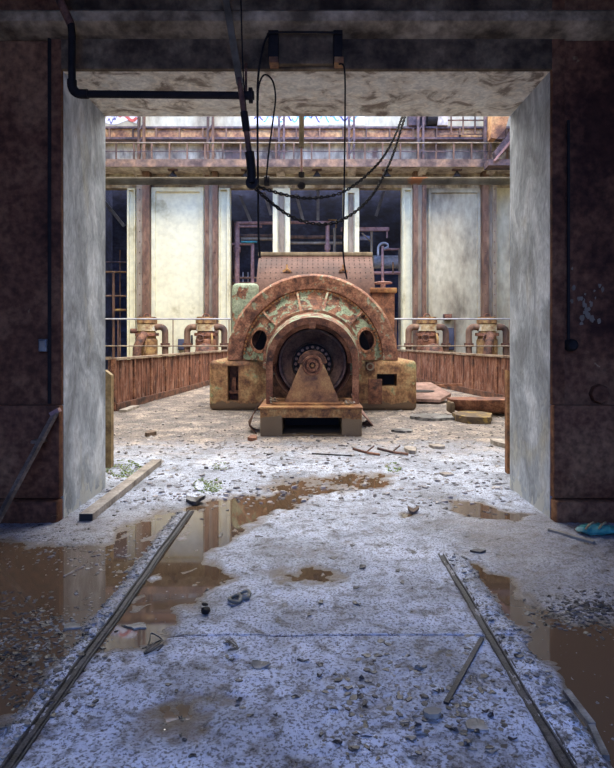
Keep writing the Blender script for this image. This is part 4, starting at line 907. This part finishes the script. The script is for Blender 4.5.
# timber along the left jamb
A = Vector((*F(86, 522), .035)); C = Vector((*F(157, 465), .035))
t = thing('timber_plank', 'long grey weathered timber lying along the foot of the left jamb', 'plank', (A + C) / 2)
t.location.z = 0; WL[t.name] = Vector(((A.x + C.x) / 2, (A.y + C.y) / 2, 0))
MB().bar(A, C, .115, .07).build('board', 'wood', t, smooth=0); d = (A - C).normalized()
MB().bar(A + d * .001, A + d * .006, .113, .068).build('end_grain', 'endgrain', t, smooth=0)
# pole leaning on the left wall
a = Vector((*F(-14, 545), .02)); c = P(56, 412, 5.03); b = MB(); b.bar(a, c, .05, .03).build('leaning_lath', 'woodbrown', smooth=0); o = bpy.data.objects['leaning_lath']; tag(o, 'thin wooden lath leaning on the dark wall left of the doorway', 'lath')
MB().bar(c + Vector((-.04, 0, -.02)), c + Vector((.03, 0, .02)), .055, .035).build('broken_tip', 'rustpink', o, smooth=0)
# teal bag at right
b = MB(); c = F(597, 535); b.ball((c[0], c[1], h1(*c) + .03), 1, 3, (.17, .09, .035), .0)
for v in b.bm.verts: v.co += Vector((random.uniform(-.008, .008), random.uniform(-.008, .008), .012 * math.sin(v.co.x * 60) * math.cos(v.co.y * 40)))
t = b.build('plastic_bag', 'teal'); tag(t, 'crumpled teal bag with yellow bands at the foot of right wall', 'bag')
for dx in (-.07, .03): MB().tube([(c[0] + dx - .05, c[1] - .07, h1(*c) + .055), (c[0] + dx, c[1] - .02, h1(*c) + .076), (c[0] + dx + .06, c[1] + .04, h1(*c) + .074)], .008, 6).build('band', 'ochrepale', t)
beam('steel_strip', 'long thin dark steel strip lying on the slab right of middle', 'strip', (446, 706), (482, 641), .022, .012, 'steel')
beam('broken_stick', 'pale broken stick lying in front of the teal bag', 'stick', (549, 532), (594, 545), .035, .02, 'stone')
beam('short_plank', 'short pale plank on the ground beside the left sheet fence', 'plank', (123, 413), (136, 408), .16, .06, 'pale')
beam('curb_fragment', 'pale wet concrete sliver in the puddle at the lower right', 'fragment', (566, 694), (592, 728), .03, .025, 'slate')
beam('curb_fragment', 'long concrete sliver at the lower right picture corner', 'fragment', (590, 725), (606, 762), .025, .02, 'slate')
beam('straw', 'thin pale straw floating on the left puddle', 'straw', (64, 576), (84, 566), .012, .006, 'pale')
beam('dark_stick', 'thin dark twig on the threshold before the pedestal', 'twig', (312, 455), (352, 457), .02, .02, 'flake')
# shoe-like leather scrap, black lump, wires
def patch(name, lab, cat, px, py, rx, ry, m_, th=.012, n=11, curl=.0, jit=.35, group=None, rot=None, sink=.0):
    c = F(px, py); s = c[1] / FP; RX, RY = rx * s, ry * s * c[1] / EYE; b = MB(); z = max(h1(*c), WATER) - sink
    top, bot = [], []; ph = random.uniform(0, 6) if rot is None else rot
    for i in range(n):
        a = 2 * PI * i / n + ph; k = 1 + random.uniform(-jit, jit)
        x, y_ = c[0] + math.cos(a) * RX * k, c[1] + math.sin(a) * RY * k; zz = z + curl * (math.sin(a * 2 + ph) * .5 + .5)
        top.append(b.bm.verts.new((x, y_, zz + th))); bot.append(b.bm.verts.new((x, y_, zz - .002)))
    ct = b.bm.verts.new((c[0], c[1], z + th + curl * .2)); cb = b.bm.verts.new((c[0], c[1], z - .002))
    for i in range(n):
        j = (i + 1) % n; b.bm.faces.new((top[i], top[j], ct)); b.bm.faces.new((bot[j], bot[i], cb)); b.bm.faces.new((top[j], top[i], bot[i], bot[j]))
    return tag(b.build(name, m_, smooth=20), lab, cat, group)
c = F(239, 601); z = h1(*c); b = MB()
for k in range(2):
    cx, cy = c[0] - .02 + .045 * k, c[1] - .03 + .06 * k; b.tube([(cx + .034 * math.cos(a), cy + .045 * math.sin(a), z + .015 + .006 * math.sin(a * 2)) for a in np.linspace(0, 2 * PI, 17)], .011, 8, False)
t = b.build('torn_sandal', 'leather'); tag(t, 'torn sandal-like scrap with two holes left of middle', 'scrap')
b = MB().ball((F(206, 615)[0], F(206, 615)[1], h1(*F(206, 615)) + .02), .026, 2, (1, 1, .8), .35); b.ball((F(206, 615)[0] - .01, F(206, 615)[1] + .02, h1(*F(206, 615)) + .045), .014, 1, (1.6, 1, .6), .3)
tag(b.build('black_lump', 'black'), 'black lump standing near the torn sandal', 'lump')
def wire(lab, px, py, r, n, th):
    c = F(px, py); z = max(h1(*c), WATER); pts = []
    for i in range(n): pts.append((c[0] + random.uniform(-r, r), c[1] + random.uniform(-r, r) * 1.3, z + .01 + random.uniform(0, .025)))
    b = MB().tube(smoothpath(pts, 5), th, 6); tag(b.build('wire_tangle', 'flake'), lab, 'wire')
wire('dark wire tangle on the slab right of left rail', 157, 646, .075, 11, .004)
wire('thin looped wire on the slab below the torn sandal', 232, 652, .05, 6, .0035)
patch('paint_flake', 'curled pale flake left of the slab middle', 'flake', 262, 667, 9, 3.5, 'slate', .004, curl=.02)
patch('stone_chip', 'flat olive stone chip right of middle near the bottom', 'stone', 432, 717, 11, 4.5, 'stone', .018, 8, jit=.2)
patch('slate_piece', 'broken slate piece right of the olive stone chip', 'slate', 476, 728, 12, 6, 'slate', .008, 8)
patch('wet_fragment', 'oblong grey fragment at the edge of the left puddle', 'fragment', 137, 626, 10, 3, 'slate', .008, 12, jit=.38)
patch('wet_fragment', 'pale round fragment in the left puddle near the debris', 'fragment', 72, 626, 9, 3, 'slate', .008, 12, jit=.38)
patch('dark_block', 'small dark block next to the right rail end', 'block', 478, 553, 7, 1.5, 'flake', .014, 8, jit=.3)
patch('dark_block', 'dark block lying left of the lower steel strip end', 'block', 469, 637, 6, 1.5, 'flake', .012, 8, jit=.3)
patch('bark_scrap', 'curved dark bark scrap at the top end of left rail', 'bark', 195, 503, 10, 2.5, 'flake', .03, curl=.04)
patch('bark_scrap', 'pale curled bark scrap on the threshold right of middle', 'bark', 413, 512, 5, 2, 'woodbrown', .02, curl=.04)
# fallen sheets and drums on the right of the hall
c = F(433, 404)
t = thing('fallen_hatch', 'pinkish hatch plate with a slot lying right of the generator', 'plate', (c[0], c[1], 0))
Yh = 14.6; pl = [(X(407, Yh), Yh - .35), (X(436, Yh), Yh - .45), (X(452, Yh), Yh + .1), (X(440, Yh), Yh + 1.2), (X(407, Yh), Yh + 1.1)]
b = MB(); A = [b.bm.verts.new((x, y_, .06 + .18 * (y_ - Yh + .4))) for x, y_ in pl]; B = [b.bm.verts.new((x, y_, .13 + .18 * (y_ - Yh + .4))) for x, y_ in pl]
b.bm.faces.new(A); b.bm.faces.new(B[::-1]); [b.bm.faces.new((A[i], B[i], B[(i + 1) % 5], A[(i + 1) % 5])) for i in range(5)]
pb_ = b.build('plate', 'hatch', t, smooth=0)
MB().lathe((X(423, Yh), Yh + .25, .247), [(0, .0), (.32, 0), (.34, .012), (0, .012)], 'Z', 24).build('slot', 'dark', t); o = bpy.data.objects['slot']
for v in o.data.vertices: v.co.y = v.co.y * .3 + (Yh + .25 - wl(t).y) * .7
for v in o.data.vertices: v.co.z = .14 + .18 * (v.co.y + wl(t).y - Yh + .4) + (v.co.z - .247) * 1
MB().bar((X(403, 15.6), 15.75, .30), (X(462, 15.6), 15.6, .36), .1, .06).build('edge_strip', 'rust', t, smooth=0)
MB().bar((X(408, 15), 15.5, .15), (X(410, 15), 15.5, .02), .1, .3).bar((X(440, 15), 15.5, .2), (X(442, 15), 15.5, .02), .1, .3).build('support', 'rust_dark', t, smooth=0)
Yd = 12.2; t = thing('fallen_trough', 'rusty curved trough with a yellow end lying by the right jamb', 'trough', (X(480, Yd), Yd, 0))
b = MB(); rows = []
for i in range(14):
    u = i / 13; x = X(449 + 72 * u, Yd); e = .55 + .45 * math.sin(min(1, u * 4) * PI / 2)
    rows.append([(x, Yd + .34 * math.cos(a) * e, .03 + .31 - .31 * math.sin(a) * e) for a in np.linspace(0, PI, 12)])
b.loft(rows); rr = rows[0]; b.bm.faces.new([b.bm.verts.new(p) for p in rr]); b.loft([[r_[0] for r_ in rows], [r_[-1] for r_ in rows]])
b.build('shell', 'rust', t); MB().box(X(447, Yd), X(452, Yd), Yd - .3, Yd + .1, .06, .3, .05).build('yellow_end', 'yellowmoss', t)
patch('mossy_slab', 'dark slab with yellow moss in front of the rusty trough', 'slab', 474, 421, 18, 4, 'yellowmoss', .12, 10, jit=.15)
patch('grey_sheet', 'flat grey sheet lying between the generator and the mossy slab', 'sheet', 434, 419, 23, 2.6, 'slate', .05, 10, jit=.15)
patch('flat_board', 'flat dark board lying right in front of the generator base', 'board', 402, 432, 12, 1.6, 'slate', .03, 9, jit=.15)
patch('pale_scrap', 'pale folded scrap on the ground before the mossy slab', 'scrap', 411, 452, 5, 2.4, 'pale', .05, 8)
patch('pale_scrap', 'long pale scrap right of the folded scrap on the ground', 'scrap', 437, 448, 7, 1.4, 'pale', .04, 8)
patch('pale_scrap', 'pale lump of rubble close to the right jamb edge', 'scrap', 500, 446, 7, 2.5, 'pale', .06, 8)
patch('pale_scrap', 'pale flat flake near the foot of the right post', 'scrap', 447, 476, 6, 1.6, 'pale', .02, 8)
patch('brown_scrap', 'small brown scrap left of the pedestal base', 'scrap', 253, 440, 5, 1.6, 'rust', .05, 8)
patch('brown_scrap', 'dark clod on the ground before the left fence end', 'scrap', 150, 436, 5, 1.6, 'woodbrown', .06, 8)
c = F(385, 456)
for k, (dx, l, lab) in enumerate(((-.25, .35, 'brown forked twig lying right of the pedestal, left piece'), (.1, .4, 'dark twig beside the brown forked twig'))):
    z = h1(c[0] + dx, c[1]); b = MB().tube([(c[0] + dx - l / 2, c[1], z + .09), (c[0] + dx, c[1] + .05, z + .03), (c[0] + dx + l / 2, c[1] - .05, z + .02)], .018, 6)
    b.tube([(c[0] + dx, c[1] + .05, z + .03), (c[0] + dx + .12, c[1] + .15, z + .10)], .012, 6); tag(b.build('twig', 'rust_dark' if k else 'rust'), lab, 'twig')
# moss
def moss(lab, px, py, rx, ry, n):
    b = MB(); c = F(px, py)
    for _ in range(n):
        a = random.uniform(0, 2 * PI); r = math.sqrt(random.random()); qx, qy = px + math.cos(a) * r * rx, py + math.sin(a) * r * ry
        if vn(np.array([qx * .12]), np.array([qy * .3]), 5)[0] < -.12: continue
        x, y_ = F(qx, qy); z = h1(x, y_); h = random.uniform(.002, .009); w = random.uniform(.006, .013); t_ = random.uniform(0, PI)
        dx, dy = math.cos(t_) * w, math.sin(t_) * w
        b.bm.faces.new([b.bm.verts.new(p) for p in ((x - dx, y_ - dy, z - .003), (x + dx, y_ + dy, z - .003), (x + dx * .6 + random.uniform(-.01, .01), y_ + dy * .6, z + h), (x - dx * .6, y_ - dy * .6 + random.uniform(-.01, .01), z + h))])
    tag(b.build('moss_patch', 'moss', smooth=0), lab, 'moss', None, 'stuff')
moss('bright green moss at the rear foot of the left jamb', 124, 470, 18, 9, 1100)
moss('green moss patch on the floor just beyond the left rail end', 208, 486, 15, 8, 750)
moss('faint green moss streak left of the doorway centre', 222, 467, 10, 4, 160)
moss('small green moss patch right of the doorway centre', 393, 468, 9, 5, 260)

# rubble nobody could count, in one mesh per kind of place
def rubble(name, lab, m_, pts, smin, smax, flat=.35):
    vs, fs = [], []
    xs_ = np.array([p[0] for p in pts]); ys_ = np.array([p[1] for p in pts]); zs = np.maximum(hgt(xs_, ys_), WATER)
    for x, y_, z in zip(xs_, ys_, zs):
        s = smin + (smax - smin) * random.random() ** 2.2; n = random.choice((4, 5, 6)); ph = random.uniform(0, 6); h = s * flat * random.uniform(.3, 1); tx, ty = random.uniform(-.3, .3), random.uniform(-.3, .3)
        el = random.uniform(.45, 1.0); b0_ = len(vs); ca, sa = math.cos(ph), math.sin(ph)
        for lay in (0, 1):
            for i in range(n):
                a = 2 * PI * i / n; r = s * random.uniform(.7, 1.15) * (1 - .25 * lay); ux, uy = math.cos(a) * r, math.sin(a) * r * el
                dx, dy = ux * ca - uy * sa, ux * sa + uy * ca
                vs.append((x + dx, y_ + dy, z - .002 + lay * h + (dx * tx + dy * ty) * (.5 + lay * .5) * .6))
        fs.append(tuple(b0_ + n + i for i in range(n)))
        for i in range(n): fs.append((b0_ + i, b0_ + (i + 1) % n, b0_ + n + (i + 1) % n, b0_ + n + i))
    me_ = bpy.data.meshes.new(name); me_.from_pydata(vs, [], fs); me_.materials.append(M[m_]); o = bpy.data.objects.new(name, me_); COL.objects.link(o)
    return tag(o, lab, 'rubble', None, 'stuff')
def scat(n, x0, x1, y0, y1, dens=None):                 # even in the picture
    out = []
    while len(out) < n:
        px, py = random.uniform(x0, x1), random.uniform(y0, y1)
        x, y_ = F(px, py)
        if y_ > YF - .1 and y_ < YB + .1 and not (JL + .03 < x < JR - .03): continue
        if y_ <= YF and abs(x) > 3.9: continue
        if dens and random.random() > dens(px, py): continue
        out.append((x, y_))
    return out
def hump(cx, cy, rx, ry): return lambda px, py: math.exp(-((px - cx) / rx) ** 2 - ((py - cy) / ry) ** 2)
rubble('floor_grit', 'dark grit and tiny flakes strewn over the wet slab', 'flake', scat(4200, -20, 634, 520, 775, lambda x, y_: .25 + .75 * ((x > 300) * (y_ > 640)) + .4 * (y_ > 600)), .002, .010, .25)
rubble('pale_grit', 'pale wet grit strewn over the wet slab', 'slate', scat(1500, -20, 634, 500, 775), .002, .010)
rubble('flake_heap', 'heap of wet dark flakes at the left picture edge', 'flake', scat(1500, -40, 125, 590, 720, hump(20, 650, 60, 42)), .006, .024)
rubble('flake_heap', 'pale wet flakes mixed on the heap at left edge', 'slate', scat(500, -40, 125, 590, 720, hump(25, 640, 65, 40)), .005, .02)
rubble('mud_flakes', 'flakes on the mud before the left wall plinth', 'slate', scat(700, -20, 150, 525, 575, hump(70, 548, 70, 20)), .005, .022)
rubble('flake_heap', 'heap of dark flakes before the right wall', 'flake', scat(900, 520, 634, 590, 640, hump(585, 612, 40, 14)), .006, .024)
rubble('puddle_flakes', 'small pale flakes floating on the right puddle', 'slate', scat(170, 500, 634, 590, 768), .003, .012)
rubble('puddle_flakes', 'small pale flakes floating on the left puddle', 'slate', scat(150, -20, 190, 530, 640), .003, .012)
strip = [(-1.10 - random.uniform(.03, .13), random.uniform(1.9, 5.4)) for _ in range(900)]
rubble('rail_rubble', 'wet rubble packed along the left floor rail', 'slate', strip, .004, .02, .5)
strip = [(.93 + random.uniform(.03, .17), random.uniform(1.9, 4.3)) for _ in range(700)]
rubble('rail_rubble', 'wet rubble packed along the right floor rail', 'slate', strip, .004, .02, .5)
rubble('slab_litter', 'broken dark slate litter at the lower middle of the slab', 'flake', scat(420, 300, 520, 640, 768, hump(420, 705, 90, 45)), .006, .028, .25)
rubble('hall_gravel', 'dusty gravel covering the hall floor around the generator', 'gravel', scat(3800, 108, 508, 386, 505, lambda x, y_: 1 if y_ < 450 else .35), .01, .045, .6)
rubble('hall_chips', 'dark chips strewn over the hall floor', 'flake', scat(1100, 108, 508, 386, 520), .008, .035, .4)
# single larger flakes that can be counted
def flakes(n, box, lab, grp, m_, lo=2.2, hi=5):
    for _ in range(n):
        px, py = random.uniform(box[0], box[1]), random.uniform(box[2], box[3])
        patch('paint_flake', lab, 'flake', px, py, random.uniform(lo, hi), random.uniform(.8, 1.9), m_, random.uniform(.0015, .004), random.choice((6, 7, 8)), random.uniform(0, .014), .55, grp)
flakes(30, (300, 520, 655, 760), 'dark loose flake on the bare slab at lower right', 'dark flakes on the slab at lower right', 'flake')
flakes(18, (120, 300, 640, 760), 'small dark loose flake on the slab at lower left', 'dark flakes on the slab at lower left', 'flake', 1.5, 4)
flakes(16, (200, 450, 500, 630), 'small dark flake on the slab before the doorway', 'dark flakes before the doorway', 'flake', 1.5, 3.5)
flakes(14, (400, 500, 660, 760), 'pale slate shard on the slab at lower right', 'pale slate shards at lower right', 'slate', 3, 7)

# ---------------------------------------------------------------- light, sky, camera
W = bpy.data.worlds.new('World'); SC.world = W; W.use_nodes = True; bg = W.node_tree.nodes['Background']
SKY = 7.5
wn, wL = W.node_tree.nodes, W.node_tree.links
wt = wn.new('ShaderNodeTexCoord'); wsp = wn.new('ShaderNodeSeparateXYZ'); wr = wn.new('ShaderNodeValToRGB'); wm = wn.new('ShaderNodeMapRange')
wL.new(wt.outputs['Generated'], wsp.inputs['Vector']); wL.new(wsp.outputs['Y'], wm.inputs['Value']); wm.inputs['From Min'].default_value = -1
wL.new(wm.outputs['Result'], wr.inputs['Fac']); e = wr.color_ramp.elements      # bluer sky to the south, pale haze overhead and north
e[0].position = .14; e[0].color = (.21, .44, 1.2, 1); e[1].position = .32; e[1].color = (.97, .94, .93, 1)
wL.new(wr.outputs['Color'], bg.inputs['Color']); bg.inputs['Strength'].default_value = SKY
def portal(loc, rot, sx, sy):
    l = bpy.data.lights.new('portal', 'AREA'); l.shape = 'RECTANGLE'; l.size = sx; l.size_y = sy; l.cycles.is_portal = True
    o = bpy.data.objects.new('opening_portal', l); COL.objects.link(o); o.location = loc; o.rotation_euler = rot
portal((0, (OY0 + OY1) / 2, HT + .32), (0, 0, 0), 2 * OX, OY1 - OY0)
portal((0, (SY0 + SY1) / 2, 5.42), (0, 0, 0), 2 * SX, SY1 - SY0)  # over the added front-room ceiling opening
portal((0, -5.02, (WZ0 + WZ1) / 2), (PI / 2, 0, 0), 2 * WX, WZ1 - WZ0)  # over the added rear-wall opening
sl = bpy.data.lights.new('sun', 'SUN'); sl.energy = 2.7; sl.color = (1, .84, .60); sl.angle = math.radians(14)
so = bpy.data.objects.new('sun', sl); COL.objects.link(so)
so.rotation_euler = Vector((-.2, .5, -.84)).to_track_quat('-Z', 'Y').to_euler()

cam = bpy.data.cameras.new('camera'); co = bpy.data.objects.new('camera', cam); COL.objects.link(co); SC.camera = co
co.location = (0, 0, EYE); co.rotation_euler = (PI / 2, 0, 0)
cam.sensor_fit = 'VERTICAL'; cam.sensor_height = 36; cam.lens = FP / 768 * 36
cam.shift_x = (307 - VX) / 768; cam.shift_y = -(384 - HZ) / 768
cam.clip_start = .05
SC.view_settings.view_transform = 'Standard'; SC.view_settings.look = 'None'; SC.view_settings.gamma = 1
SC.view_settings.exposure = 0.3
SC.view_settings.use_curve_mapping = False
